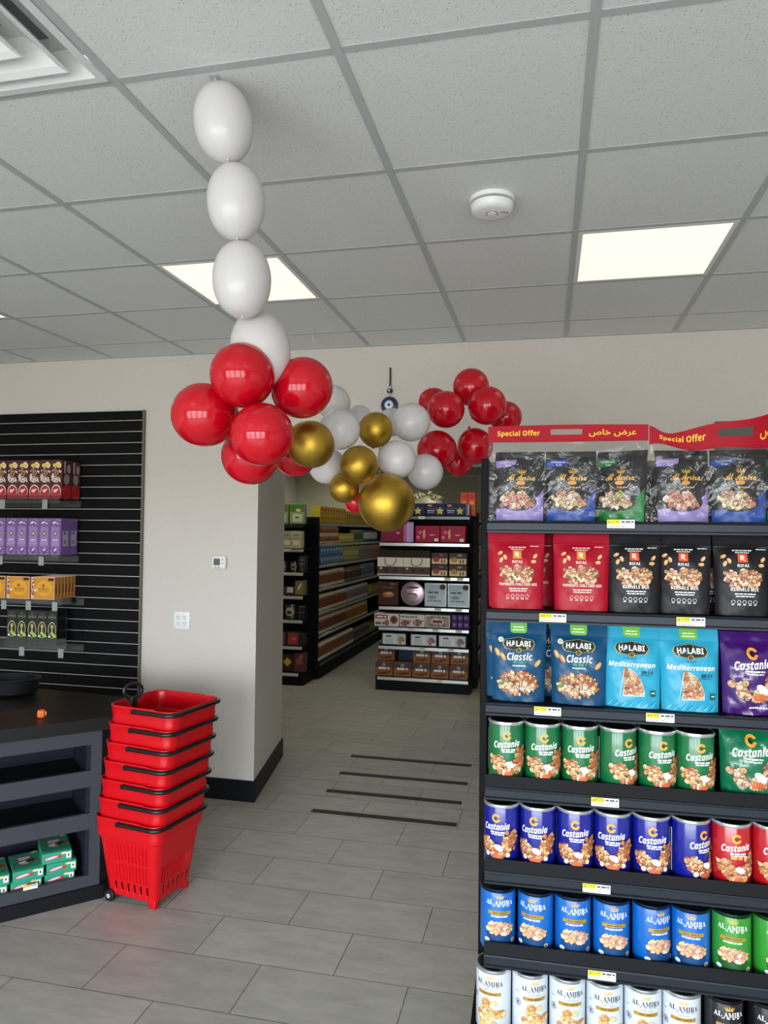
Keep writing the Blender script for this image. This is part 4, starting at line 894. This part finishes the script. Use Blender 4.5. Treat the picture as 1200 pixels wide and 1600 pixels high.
# special offer packs
z1 = 1.8065
packs = [(.0, [('lilac', .092, 0), ('blue', .238, -3), ('green', .376, -24)], 'left'), (.452, [('lilac', .092, 4), ('blue', .238, -8), ('green', .382, -20)], 'right')]
for x0, its, nm in packs:
    for k, x, rz in its: pch(AP[k], 'black and %s nut pouch inside the %s special offer pack' % (k, nm), x0+x, .048, z1, 'pouches in the special offer packs', rz, -4)
ARAB = '\uFEB9\uFE8E\uFEA7 \uFEBD\uFEAE\uFECB'
def pack(x0, crumple, label):
    W = .449; t = empty('special_offer_pack', label, 'multipack', D(x0, 0, z1), TH, 'clear three-pouch packs with red header cards')
    def yc(x): return .028+(.016*math.sin(x*20)*min(1, x*6) if crumple else .004*math.sin(x*9))
    def zb(x): return .230+(0 if not crumple else -.026+.016*math.exp(-((x-.01)/.06)**2)+.02*max(0, x-.2)+.003*math.sin(x*40))
    def zt(x): return .277+(.003*math.sin(x*8) if not crumple else -.024+.030*max(0, 1-x/.05)*0+.055*max(0, min(1, (x-.05)/.3))**1.2-.004*math.sin(x*30)+.02*math.exp(-((x)/.03)**2))
    card = M('a00a20', .55, spec=.2); mb = MB()
    def sect(xa, xb, f0, f1, n=14):
        g = lambda s, o: [(lambda x, f: (x, yc(x)+o, zb(x)+(zt(x)-zb(x))*f))(xa+(xb-xa)*i/n, f0+(f1-f0)*j) for j in (0, 1) for i in range(n+1)]
        w = n+1; F_ = g(0, -.0005); B_ = g(0, .0005); o = len(F_)
        fs = [(i, i+1, w+i+1, w+i) for i in range(n)]+[(o+i+1, o+i, o+w+i, o+w+i+1) for i in range(n)]
        fs += [(i, o+i, o+i+1, i+1) for i in range(n)]+[(w+i+1, o+w+i+1, o+w+i, w+i) for i in range(n)]+[(0, w, o+w, o), (n, o+n, o+w+n, w+n)]
        mb.add(F_+B_, fs, card)
    sect(0, .180, 0, 1); sect(.180, .268, 0, .42, 8); sect(.180, .268, .74, 1, 8); sect(.268, W, 0, 1)
    pr = Print(.0003); Yl = M('f0c01e', .4)
    pr.text(sansbold('Special Offer'), .088, .5, .122, Yl, .42); pr.text(ARAB, .352, .5, .13, Yl, .46, .012)
    pr.bake(mb, lambda u, v, l: (u, yc(u)-.0006-l, zb(u)+(zt(u)-zb(u))*v), .02, 0)
    mb.build('header_card', t)
    m2 = MB(); rg = random.Random(7 if crumple else 3); ph = [rg.uniform(0, 6) for _ in range(6)]
    def film(a, b):
        x = a*(W-.002)+.001; z = .001+b*(zb(x)+.006); f = math.sin(math.pi*b)**.5
        y = yc(x)*b+.02*(1-b)-.030*f*(1-abs(2*a-1)**6)+.0035*math.sin(x*55+ph[0]+b*9)*f+.002*math.sin(x*130-b*22+ph[1])*f
        return (x, y, z)
    m2.grid(film, 70, 40, FILM); m2.grid(lambda a, b: ((1-a)*(W-.002)+.001, .075*(1-b)+yc((1-a)*W)*b+.03*math.sin(math.pi*b), .001+b*(zb((1-a)*W)+.006)), 12, 8, FILM)
    m2.build('clear_wrap', t)
pack(.0, False, 'special offer three-pack with a flat red header card, at the left')
pack(.452, True, 'special offer three-pack with a crumpled red header card, at the right')

# ------------------------------------------------------------------ back room: gondolas and goods
def rail(mb, x0, x1, y, z, mat, ax='x'):
    if ax == 'x': mb.box((x0, y-.006, z-.036), (x1, y, z-.002), mat, .002)
    else: mb.box((y, x0, z-.036), (y+.006, x1, z-.002), mat, .002)
SILVER = M('d6d7d3', .28, .55)
# right end cap
EXL, EXR, EY0 = -1.85, -.835, 7.98
ELEV = [1.95, 1.65, 1.275, .935, .705, .495]
t = empty('gondola_end_cap', 'black end cap shelf facing the opening, with sweets and gift boxes', 'shelf', ((EXL+EXR)/2, EY0, 0))
hw = (EXR-EXL)/2
mb = MB(); mb.box((-hw, .40, 0), (hw, .44, 2.0), BLACK); mb.build('back_panel', t)
mb = MB(); mb.box((hw, .30, 0), (hw+.06, .46, 1.99), BLACK, .004); mb.build('upright', t)
mb = MB(); mb.box((-hw-.03, .40, 0), (-hw, .46, 1.99), BLACK, .004); mb.build('upright', t)
for z in ELEV:
    mb = MB(); mb.box((-hw, .0, z-.02), (hw, .40, z), BLACK, .002); s_ = mb.build('shelf', t); mb = MB(); rail(mb, -hw, hw, 0, z-.008, M('5d6063', .3, .6) if z > 1.9 else SILVER); mb.build('price_rail', s_)
mb = MB(); mb.box((-hw-.02, -.04, 0), (hw+.02, .40, .155), BLACK, .004); b = mb.build('base', t); mb = MB(); rail(mb, -hw, hw, -.04, .15, SILVER); mb.build('price_rail', b)
for i, (x, z, wh) in enumerate([(-1.37, 1.91, 'top shelf rail'), (-1.075, 1.235, 'third shelf rail, left'), (-.935, 1.235, 'third shelf rail, right'), (-1.18, .895, 'fourth shelf rail, left'), (-.95, .895, 'fourth shelf rail, right'),
                                (-1.48, .665, 'fifth shelf rail, left'), (-1.2, .665, 'fifth shelf rail, middle'), (-.945, .665, 'fifth shelf rail, right'), (-1.35, .455, 'sixth shelf rail, left'), (-1.03, .455, 'sixth shelf rail, right'), (-1.15, .115, 'base rail')]):
    mb = MB(); mb.box((-.036, -.002, 0), (.036, 0, .03), M('d6d4c4', .5)); pr = Print(); pr.bars(0, .02, .05, .006, M('6a6a60', .5), i); pr.bake(mb, lambda u, v, l: (u, -.002-l, v), 0, 0)
    o = mb.build('price_tag'); o.location = (x, EY0-.0065-(.04 if z < .2 else 0), z); tag(o, 'pale price tag on the end cap\'s '+wh, 'price tag', 'pale price tags on the end cap')
GE = 'goods on the end cap'
def goods(name, label, cat, x0, x1, z, h, d, col, pr=None, dy=.02, rough=.45, coat=0, grp=None, rz=0, metal=0):
    mb = MB(); W = x1-x0; mb.box((-W/2, 0, 0), (W/2, d, h), M(col, rough, metal, coat, spec=.25), .004)
    if pr: pr.bake(mb, lambda u, v, l: (u, -l*2-.0003, v), 0, 0)
    o = mb.build(name); o.location = ((x0+x1)/2, EY0+dy, z); o.rotation_euler.z = R(rz); return tag(o, label, cat, grp or GE)
def simple(W, Hh, items):
    pr = Print(.0006, .0003)
    for it in items:
        if it[0] == 'r': pr.rect(it[1]*W, it[2]*Hh, it[3]*W, it[4]*Hh, M(it[5], .5, spec=.25))
        elif it[0] == 'e': pr.ell(it[1]*W, it[2]*Hh, it[3]*W, it[4]*Hh, M(it[5], .5, spec=.25), it[6] if len(it) > 6 else 0, 12)
        elif it[0] == 'n': pr.nuts(it[6], disc(it[1]*W, it[2]*Hh, it[3]*W, it[4]*Hh), it[7], it[8], it[5], it[6])
        elif it[0] == 's':
            cx, cy, r = it[1]*W, it[2]*Hh, it[3]*Hh; pts = [(cx+(r if k % 2 == 0 else r*.5)*math.sin(math.pi*k/5), cy+(r if k % 2 == 0 else r*.5)*math.cos(math.pi*k/5)) for k in range(10)]
            pr.poly([pts[i] for i in range(10)], M(it[4], .5, spec=.25))
        elif it[0] == 'd': cx, cy, r = it[1]*W, it[2]*Hh, it[3]*Hh; pr.poly([(cx-r, cy), (cx, cy-r), (cx+r, cy), (cx, cy+r)], M(it[4], .5, spec=.25))
        elif it[0] == 'b': pr.bars(it[1]*W, it[2]*Hh, it[3]*W, it[4]*Hh, M(it[5], .5, spec=.25), int(it[1]*100))
    return pr
def star_box(): return simple(.23, .135, [('r', -.5, .55, .5, .62, '44508a'), ('e', -.28, .82, .12, .1, 'b08878'), ('b', -.22, .4, .36, .08, 'c8c8dc'), ('b', -.22, .25, .3, .07, '9aa0c8'), ('s', .22, .36, .34, 'c9b45a')])
goods('star_biscuit_box', 'dark blue box with yellow star, leftmost on the end cap top', 'box', -1.60, -1.335, 1.9505, .135, .1, '1e2140', star_box())
goods('star_biscuit_box', 'dark blue box with yellow star, middle one on the end cap top', 'box', -1.33, -1.11, 1.9505, .135, .1, '1e2140', star_box())
goods('star_biscuit_box', 'dark blue box with yellow star, right one on the end cap top', 'box', -1.105, -.89, 1.9505, .135, .1, '1e2140', star_box())
goods('striped_carton', 'narrow grey striped carton beside the star boxes', 'box', -.885, -.84, 1.9505, .13, .1, '7d7688', simple(.045, .13, [('r', -.3, .1, -.1, .9, '3c3a48'), ('r', .1, .1, .3, .9, 'c0b8c4')]))
for i in range(2): goods('orange_carton', 'tall orange carton on the end cap top, %s of two' % ('left', 'right')[i], 'box', -.955+i*.085, -.875+i*.085, 1.9505, .26, .16, 'd8592c', simple(.08, .26, [('r', -.42, .72, .42, .95, 'c23a2a'), ('e', 0, .55, .3, .1, 'e89a6a')]), .14)
t = empty('clear_bag', 'clear bag of pale golden sweets lying on the end cap top', 'bag', (-1.36, EY0+.2, 1.9505))
mb = MB(); mb.lathe([(.001, 0), (.9, .06), (1, .4), (.8, .8), (.4, 1), (.001, 1.02)], M('b4ac84', .3, coat=.6, bump=.5, bscale=30), 24, Matrix.Diagonal((.22, .09, .23, 1))); mb.build('bag', t)
mb = MB(); rg = random.Random(5)
for k in range(60):
    a = rg.uniform(0, 6.28); r = rg.random()**.5; T = Matrix.Translation((.19*r*math.cos(a), .07*r*math.sin(a)-.02, .20+.05*(1-r*r)+rg.uniform(-.02, .02))) @ Matrix.Rotation(rg.uniform(0, 3), 4, 'Y')
    mb.box((-.022, -.012, -.009), (.022, .012, .009), M(rg.choice(['d8d0a4', 'a49a6a', 'e6e0c4', '8a8458']), .3), .004, 1, T)
mb.build('sweets', t)['kind'] = 'stuff'
goods('gift_box', 'wide pink to lilac gift box on the end cap', 'box', -1.84, -1.465, 1.6505, .225, .25, '86123e', simple(.375, .225, [('r', .2, 0, .3, 1, 'b06a98'), ('r', .3, 0, .36, 1, 'd0a0d0'), ('r', .36, 0, .499, 1, 'b49ad4'), ('e', .03, .45, .06, .06, 'd88aa8'), ('r', -.5, 0, -.3, .35, '7a1c4a')]))
for i in range(2): goods('pink_sweets_box', 'crimson sweets box with pink flowers, %s of two' % ('left', 'right')[i], 'box', -1.445+i*.283, -1.168+i*.283, 1.6505, .185, .2, 'a01038', simple(.277, .185, [('e', -.14, .5, .05, .32, 'd8a07c'), ('e', -.3, .6, .1, .12, 'd85a78'), ('e', -.38, .3, .08, .1, 'e06a8a'), ('e', -.22, .8, .08, .1, '8a1a3a'), ('b', .2, .45, .2, .06, 'e8b0c0'), ('r', .28, .06, .44, .24, 'e0d8d0')]))
def gift_bag(x0, x1, nm):
    W = x1-x0; t = empty('gift_bag', 'brown and white paper gift bag with dark cord handle, %s' % nm, 'gift bag', ((x0+x1)/2, EY0+.02, 1.2755), 0, GE)
    mb = MB(); mb.box((-W/2, 0, 0), (W/2, .2, .285), M('261814', .5, spec=.2), .003); pr = simple(W, .285, [('r', -.5, .34, .5, .7, 'dcd6c8'), ('r', -.5, 0, .5, .06, 'c4beb0'), ('r', -.5, .06, .5, .32, '54382e'), ('r', -.2, .14, -.08, .26, '2c1c18'), ('r', .14, .14, .26, .26, '2c1c18'), ('e', -.36, .27, .05, .04, 'd6cab8')])
    pr.bake(mb, lambda u, v, l: (u, -l*2, v), 0, 0); mb.build('bag', t)
    mb = MB(); mb.tube([(-.06, -.006, .19), (-.062, -.008, .15), (-.045, -.012, .115), (0, -.014, .105), (.04, -.012, .12), (.06, -.008, .16), (.062, -.006, .19)], .004, M('4a4038', .6), 6); mb.build('cord_handle', t)
gift_bag(-1.875, -1.578, 'left of two'); gift_bag(-1.575, -1.275, 'right of two')
for i, (x0, x1, c) in enumerate([(-1.262, -1.075, 'a83a3a'), (-1.065, -.865, 'a88a3a')]):
    for k in range(2):
        goods('chocolate_box', 'dark brown chocolate box with cream band, %s pile, %s one' % (('left', 'right')[i], ('lower', 'upper')[k]), 'box', x0, x1, 1.2755+k*.132, .13, .18, '3c2420', simple(x1-x0, .13, [('r', -.46, .05, .46, .5, 'd8c49a'), ('e', -.2, .42, .2, .22, c), ('r', .1, .12, .18, .42, '6a4430'), ('r', .26, .12, .34, .42, '6a4430'), ('e', .1, .8, .14, .1, c)]))
z = .9355
goods('chocolate_tin', 'square dark brown tin with rounded corners, left on its shelf', 'tin', -1.87, -1.635, z, .265, .06, '54281c', simple(.235, .265, [('r', -.42, .06, .42, .94, '3c1a12'), ('e', 0, .45, .3, .12, '9a6a3a'), ('e', .05, .5, .18, .06, 'd0a060'), ('b', 0, .75, .6, .06, '8a4a3a'), ('e', .2, .9, .15, .05, '8a5a48')]), .05, .25, .4)
t = empty('round_tin', 'round mauve metal tin standing upright on the end cap', 'tin', (-1.472, EY0+.06, z+.1365), 0, GE)
mb = MB(); mb.lathe([(.001, .03), (.125, .03), (.135, .022), (.137, -.03), (.001, -.03)][::-1], M('8a6a72', .3, .4), 40, RX); mb.build('body', t)
mb = MB(); mb.lathe([(.127, .031), (.134, .028), (.137, .02)][::-1], M('b89aa4', .25, .7), 40, RX)
pr = simple(.25, .25, [('e', 0, .28, .3, .06, '6a4a58'), ('b', 0, .15, .5, .05, 'c4b0b8'), ('b', 0, .0, .4, .06, '5a3a4a'), ('e', .05, -.1, .2, .08, 'b49aa8'), ('b', 0, -.25, .3, .04, 'c4b0b8')]); pr.bake(mb, lambda u, v, l: (u, -.031-l*2, v), 0, 0); mb.build('lid', t)
for i, (x0, x1, w) in enumerate([(-1.34, -1.09, 'left'), (-1.08, -.835, 'right')]):
    goods('silver_tin', 'square silver tin with brown corner, %s of two' % w, 'tin', x0, x1, z, .262, .06, 'aeb8bc', simple(.248, .262, [('r', -.45, .05, .45, .95, 'c4d2d6'), ('b', -.1, .6, .5, .08, '5a6a74'), ('e', -.15, .4, .2, .08, '8a9aa4'), ('b', -.05, .25, .6, .06, '7a8a94'), ('e', .32, .84, .14, .12, '5a3028')]), .05, .22, .5, metal=.3)
z = .7055
for i, (x0, x1, its) in enumerate([(-1.895, -1.615, [('r', -.46, .6, .05, .92, '8a3040'), ('b', -.2, .76, .4, .14, 'e8d8d0'), ('e', .3, .55, .16, .34, '8a4a38'), ('e', .3, .55, .1, .2, '5a2a20'), ('b', -.25, .25, .4, .2, '6a5a54'), ('e', .02, .3, .1, .25, '9a6a58')]),
                                   (-1.61, -1.328, [('r', -.48, .5, .48, .55, 'a89890'), ('n', -.25, .3, .2, .15, ['8a3a38', 'a85a50', '6a2a2a'], 14, .012, .02), ('n', .25, .35, .2, .2, ['8a3a38', 'c08878', '6a2a2a'], 14, .012, .02), ('b', -.1, .8, .7, .12, '7a7470')]),
                                   (-1.323, -1.045, [('r', -.46, .08, .46, .92, '9a8878'), ('e', 0, .5, .26, .28, 'd8c8bc'), ('b', 0, .5, .4, .22, '7a2c34'), ('n', 0, .2, .4, .1, ['7a6a5a', 'c8b8a8', '5a4a40'], 16, .008, .015), ('n', 0, .82, .4, .1, ['7a6a5a', 'c8b8a8', '5a4a40'], 16, .008, .015)])]):
    goods('biscuit_box', 'white printed biscuit box on the fifth shelf, %s of three' % ('left', 'middle', 'right')[i], 'box', x0, x1, z, .14, .18, 'd6d0ca', simple(x1-x0, .14, its), -.02 if i == 0 else .01)
for i in range(3):
    for k in range(2): goods('purple_pack', 'small purple sweets pack, %s column, %s' % (('left', 'middle', 'right')[i], ('lower', 'upper')[k]), 'box', -1.03+i*.066, -.968+i*.066, z+k*.078, .076, .15, '43205c', simple(.062, .076, [('e', 0, .55, .3, .2, '8a5aa8'), ('r', -.4, .1, .4, .25, '2c1440')]))
z = .4955
for i, (x0, x1, c) in enumerate([(-1.815, -1.535, ['c88a3a', 'd8a84a', 'a85a2a']), (-1.49, -1.19, ['a85a6a', 'c88a98', '5a2a34']), (-1.175, -.865, ['6a5a58', '9a8a88', '3a2a2c'])]):
    goods('sweets_tray', 'white framed sweets box on the sixth shelf, %s of three' % ('left', 'middle', 'right')[i], 'box', x0, x1, z, .135, .2, '3c4444', simple(x1-x0, .135, [('r', -.47, .06, .47, .94, 'ccd0d0'), ('r', -.40, .12, .08, .88, 'dcdedc'), ('b', -.22, .72, .22, .12, '5a4048'), ('b', -.2, .5, .3, .06, '9aa0a0'), ('b', -.2, .35, .3, .06, '9aa0a0'), ('b', -.2, .22, .3, .06, '9aa0a0'), ('n', .28, .4, .13, .25, c, 12, .010, .02)]))
z = .1555
for i in range(5):
    pr = lambda: simple(.2, .155, [('r', -.48, .6, .48, .98, '4a3a38'), ('e', 0, .82, .1, .12, '8a8a94'), ('b', 0, .56, .62, .16, 'e0d4c8'), ('e', .1, .25, .3, .06, '4a2818', .2), ('e', -.25, .22, .1, .08, '6a3a20')])
    goods('dessert_box', 'brown dessert box on the end cap base, front row, %s from left' % ORD[i], 'box', -1.875+i*.2085, -1.675+i*.2085, z, .155, .15, '8a5628', pr(), -.03)
    if i != 1: goods('dessert_box', 'brown dessert box on the end cap base, upper back row, %s from left' % ORD[i], 'box', -1.87+i*.2085, -1.672+i*.2085, z+.157, .125, .15, '8a5628', pr(), .0 if i else .05)
    goods('dessert_box', 'brown dessert box on the end cap base, lower back row, %s from left' % ORD[i], 'box', -1.87+i*.2085, -1.672+i*.2085, z, .155, .15, '8a5628', None, .13) if 0 else None
goods('blue_carton', 'plain dark blue carton at the back of the end cap base', 'box', -1.655, -1.465, z, .285, .1, '16284c', None, .16)
# the run of shelving behind that end cap, its right flank showing
t = empty('gondola_shelf', 'black shelf run behind the end cap, seen along its right flank', 'shelf', (-1.3, 8.46, 0))
mb = MB(); mb.box((.0, 0, 0), (.04, 5.4, 1.99), BLACK); mb.build('back_panel', t)
RL = [1.93, 1.62, 1.30, .98, .66, .36]
for z in RL:
    mb = MB(); mb.box((.04, 0, z-.02), (.50, 5.4, z), BLACK); s_ = mb.build('shelf', t); mb = MB(); rail(mb, 0, 5.4, .50, z-.006, SILVER, 'y'); mb.build('price_rail', s_)
mb = MB(); mb.box((.04, 0, 0), (.50, 5.4, .12), BLACK); mb.build('base', t)
rg = random.Random(8)
BAGP = {}
for c in ('9a927c', '7a7a70', 'b0a890', '5c5c58', '8c7454'):
    mb = MB(); mb.lathe([(.001, 0), (.9, .02), (1, .25), (.85, .75), (.5, 1)], M(c, .4, coat=.3), 10, Matrix.Diagonal((.055, .085, .21, 1))); BAGP[c] = [('bag', mb.mesh('bag'), None)]
for li, z in enumerate(RL+[.12]):
    cols = list(BAGP); c = cols[li % 5]
    for k in range(6):
        place(BAGP[c], 'food_bag', 'small food bag on the %s level of the right flank behind the end cap' % (ORD+['lowest'])[li], 'bag', (-.87, 8.6+k*.19, z+.0005), R(rg.uniform(-8, 8)), 'food bags, %s level of the right flank' % ORD[li])
# left end cap
LX0, LX1, LY = -3.70, -2.70, 7.92
t = empty('gondola_end_cap', 'black end cap shelf left of the aisle, half hidden by the wall', 'shelf', ((LX0+LX1)/2, LY, 0)); hw = (LX1-LX0)/2
LL = [1.84, 1.56, 1.29, 1.02, .745, .445]
mb = MB(); mb.box((-hw, .34, 0), (hw, .37, 1.9), BLACK); mb.build('back_panel', t)
for z in LL:
    mb = MB(); mb.box((-hw, 0, z-.02), (hw, .34, z), BLACK, .002); s_ = mb.build('shelf', t); mb = MB(); rail(mb, -hw, hw-.03, 0, z-.006, M('2e3136', .3, .5) if z > 1.8 else SILVER); mb.build('price_rail', s_)
mb = MB(); mb.box((-hw, -.03, 0), (hw, .34, .145), BLACK, .004); b = mb.build('base', t); mb = MB(); rail(mb, -hw, hw-.06, -.03, .14, SILVER); mb.build('price_rail', b)
def lgoods(name, label, cat, x0, x1, z, h, d, col, pr=None, dy=.02, grp='goods on the left end cap', **k):
    o = goods(name, label, cat, x0+.09, x1+.09, z, h, d, col, pr, dy+LY-EY0, grp=grp, **k); return o
for i in range(3): lgoods('snack_bag', 'green and cream snack bag on the left end cap top, %s' % ('at the aisle corner', 'second from the aisle', 'third from the aisle')[i], 'bag', -3.0-i*.2, -2.82-i*.2, 1.8405, .235, .08, '8a9a74', simple(.18, .235, [('r', -.48, .6, .48, .97, '4a7a2c'), ('e', .1, .68, .2, .07, 'd0d8b8'), ('e', .3, .72, .12, .07, 'a05a3a'), ('r', -.3, .1, .34, .5, 'c8c8a8'), ('r', -.12, .28, .14, .36, '4a5a34')]))
for i in range(4): lgoods('pasta_bag', 'pale wrapped packet on the second level of the left end cap, %s' % ('nearest the aisle', 'second from the aisle', 'third from the aisle', 'fourth from the aisle')[i], 'bag', -2.96-i*.13, -2.835-i*.13, 1.5605, .20, .1, 'b4b08c', simple(.125, .2, [('r', -.4, .55, .4, .6, '8a865c'), ('r', -.3, .2, .3, .45, 'd8d4b4'), ('b', 0, .75, .6, .08, '7a7a50')]), dy=.02 if i else -.03)
def pot(label, x, z, r, h, c1, c2):
    t = empty('sweets_tub', label, 'tub', (x+.09, LY+.1, z+.0005), 0, 'round tubs on the left end cap')
    mb = MB(); mb.lathe([(.001, 0), (r, 0), (r*1.02, h*.9), (r, h), (.001, h)], M(c1, .3, coat=.4), 24); mb.build('tub', t)
    mb = MB(); pr = simple(r*1.6, h, [('e', 0, .5, .4, .3, c2), ('e', 0, .45, .25, .12, c1)]); pr.bake(mb, lambda u, v, l: ((r+.002+l)*math.sin(u/r), -(r+.002+l)*math.cos(u/r), v), .02, 0); mb.build('label', t)
pot('dark tub with pale arched label, third level of the left end cap, near aisle', -2.955, 1.29, .06, .12, '2a2420', '9a9488'); pot('dark tub with pale arched label, third level, second from aisle', -3.09, 1.29, .06, .12, '2a2420', '9a9488')
lgoods('cardboard_box', 'dark latticed box at the aisle corner of the third level', 'box', -2.885, -2.80, 1.2905, .19, .1, '332c2a', simple(.085, .19, [('r', -.45, .45, .45, .5, '8a8480'), ('r', -.45, .7, .45, .74, '8a8480'), ('r', -.04, .05, .04, .95, '8a8480')]))
lgoods('bakery_pack', 'brown bakery pack with white label on the fourth level', 'bag', -3.08, -2.93, 1.0205, .1, .15, '54382a', simple(.15, .1, [('r', -.1, .3, .4, .9, 'c8c4bc')]))
lgoods('bread_bag', 'creased clear bread bag at the aisle corner of the fourth level', 'bag', -2.925, -2.81, 1.0205, .17, .1, '7a6a48', simple(.115, .17, [('e', 0, .6, .12, .3, 'd0c8a8', -.5), ('e', 0, .2, .3, .14, '8a7a3a')]))
pot('round dark tub with cream label on the fifth level of the left end cap', -2.985, .745, .085, .17, '3a2a24', 'b0a890')
lgoods('cardboard_box', 'dark box with pale edge lines at the aisle corner, fifth level', 'box', -2.87, -2.80, .7455, .16, .1, '241c1c', simple(.07, .16, [('r', -.48, .05, -.42, .95, '7a7674'), ('r', -.48, .9, .48, .95, '7a7674'), ('r', -.48, .5, .48, .54, '7a7674')]))
for i in range(2): lgoods('red_pack', 'red framed pack on the sixth level of the left end cap, %s' % ('nearer the aisle', 'nearer the wall')[i], 'box', -3.01-i*.16, -2.87-i*.16, .4455, .155, .1, '4c4440', simple(.14, .155, [('r', -.4, .1, .4, .9, 'a83c3c'), ('e', .1, .5, .2, .12, 'c86a60')]))
lgoods('cardboard_box', 'dark grey box at the aisle corner of the sixth level', 'box', -2.865, -2.80, .4455, .14, .1, '2c2a2a')
lgoods('yellow_label_bag', 'dark bag with yellow diamond label on the left end cap base', 'bag', -3.12, -2.93, .1455, .2, .12, '3a2620', simple(.19, .2, [('d', .12, .55, .26, 'c8a820'), ('e', -.3, .3, .15, .12, '7a4a34')]))
lgoods('red_brown_bag', 'red-brown bag at the aisle corner of the left end cap base', 'bag', -2.925, -2.80, .1455, .22, .12, '5a3430', simple(.125, .22, [('e', 0, .55, .35, .2, '8a4a40'), ('e', .2, .8, .2, .1, '8a6a3a')]))
# long aisle shelving on the left
XA, YA0, YA1 = -2.68, 8.32, 14.4
t = empty('gondola_shelf', 'long black aisle shelving full of jars and packets', 'shelf', (XA, YA0, 0))
mb = MB(); mb.box((-.5, 0, 0), (-.46, YA1-YA0, 1.95), BLACK); mb.build('back_panel', t)
mb = MB(); mb.box((-.10, -.05, 0), (.015, 0, 1.93), BLACK, .004); mb.build('end_post', t)
AL = [1.866, 1.612, 1.355, 1.07, .782, .508]
for z in AL:
    mb = MB(); mb.box((-.46, 0, z-.02), (0, YA1-YA0, z), BLACK); s_ = mb.build('shelf', t); mb = MB(); rail(mb, 0, YA1-YA0, 0, z-.004, SILVER, 'y'); mb.build('price_rail', s_)
mb = MB(); mb.box((-.46, 0, 0), (.03, YA1-YA0, .19), BLACK); b = mb.build('base', t); mb = MB(); rail(mb, 0, YA1-YA0, .03, .185, M('4a4d50', .35, .6), 'y'); mb.build('price_rail', b)
def jar_proto(c, lid, w, h):
    mb = MB(); r = w/2; mb.lathe([(.001, 0), (r*.95, 0), (r, h*.04), (r, h*.2)], M(lid, .4), 12); mb.lathe([(r*.98, h*.2), (r, h*.22), (r, h*.68), (r*.9, h*.78), (r*.7, h*.82), (.001, h*.82)], M(c, .25, coat=.4), 12)
    mb.lathe([(r*.72, h*.82), (r*.76, h*.83), (r*.76, h), (.001, h)], M(lid, .4), 12); return [('jar', mb.mesh('jar'), None)]
def pkt_proto(c, c2, w, h):
    mb = MB(); mb.box((-.12, -w/2, 0), (0, w/2, h), M(c, .35, coat=.2), .004); pr = Print(.0008, .0003); pr.ell(0, h*.55, w*.36, h*.2, M(c2, .4), 0, 10); pr.bars(0, h*.2, w*.7, h*.09, M(c2, .4), 3)
    pr.bake(mb, lambda u, v, l: (l, u, v), 0, 0); return [('packet', mb.mesh('packet'), None)]
BL = [  # level, kind, colour, second colour, wide, high, from y, count, layers, what
    (0, 'p', 'c9b83a', 'd8402a', .125, .10, 8.40, 9, 2, 'yellow noodle packet'), (0, 'p', 'b8a838', '8a4a2a', .11, .17, 9.56, 12, 1, 'yellow-green packet'),
    (1, 'j', '94583a', 'd8c8a0', .10, .105, 8.42, 8, 2, 'small orange jar with cream lid'), (1, 'p', 'b8a83a', 'e0d890', .10, .12, 9.25, 7, 1, 'yellow carton'), (1, 'j', '4a6a3a', '8a8a6a', .095, .17, 9.98, 6, 1, 'green bottle'), (1, 'j', 'c0bcb4', '3a4a7a', .095, .17, 10.58, 9, 1, 'white jar with blue cap'),
    (2, 'p', '3a6a94', 'b0c8d8', .12, .11, 8.42, 8, 2, 'blue packet'), (2, 'p', '8a8a3a', 'c8c890', .10, .2, 9.42, 8, 1, 'olive packet'), (2, 'p', '84827c', '504e4a', .10, .2, 10.24, 8, 1, 'grey packet'), (2, 'p', '9a7a3a', 'a03a2a', .10, .2, 11.06, 6, 1, 'ochre packet'),
    (3, 'j', '7a4a34', 'c8b898', .10, .2, 8.42, 11, 1, 'red-brown sauce jar with cream lid'), (3, 'j', '4c3c38', '6a5c56', .10, .19, 9.54, 9, 1, 'dark brown jar'), (3, 'j', '5c5c66', '7a7a84', .10, .2, 10.48, 8, 1, 'dark grey jar'),
    (4, 'j', '764832', 'c8b898', .10, .2, 8.42, 12, 1, 'amber sauce jar with cream lid'), (4, 'j', '6c6462', 'a8a4a0', .10, .2, 9.64, 12, 1, 'grey jar with pale lid'), (4, 'p', '7a7a2c', 'a8a850', .10, .15, 11.0, 6, 1, 'olive yellow packet'),
    (5, 'j', '6c4230', 'bcae90', .10, .2, 8.42, 12, 1, 'dark red sauce jar with cream lid'), (5, 'j', '7a5a2a', 'a89868', .10, .2, 9.64, 12, 1, 'brown and yellow jar'),
    (6, 'j', '7c4a34', 'd0c4a4', .10, .2, 8.42, 10, 1, 'orange-red sauce jar with cream lid'), (6, 'j', '765036', 'd0c4a4', .10, .2, 9.44, 6, 1, 'reddish jar with cream lid'), (6, 'j', '4a403e', '6a605c', .10, .17, 10.08, 9, 1, 'dark jar'), (6, 'p', '6a6a24', '9a9a4a', .10, .15, 11.0, 8, 1, 'olive green packet')]
AZ = AL+[.19]
for lv, kd, c, c2, w, h, y0, n, lay, what in BL:
    pp = jar_proto(c, c2, w, h) if kd == 'j' else pkt_proto(c, c2, w, h); lname = ['top', 'second', 'third', 'fourth', 'fifth', 'sixth', 'lowest'][lv]
    for k in range(n):
        for l in range(lay):
            place(pp, 'jar' if kd == 'j' else 'packet', '%s on the %s level of the long aisle shelving' % (what, lname), 'jar' if kd == 'j' else 'packet', (XA-(.055 if kd == 'j' else .006), y0+w/2+k*(w+.003), AZ[lv]+.0005+l*(h+.001)), 0, what+'s on the %s level' % lname)
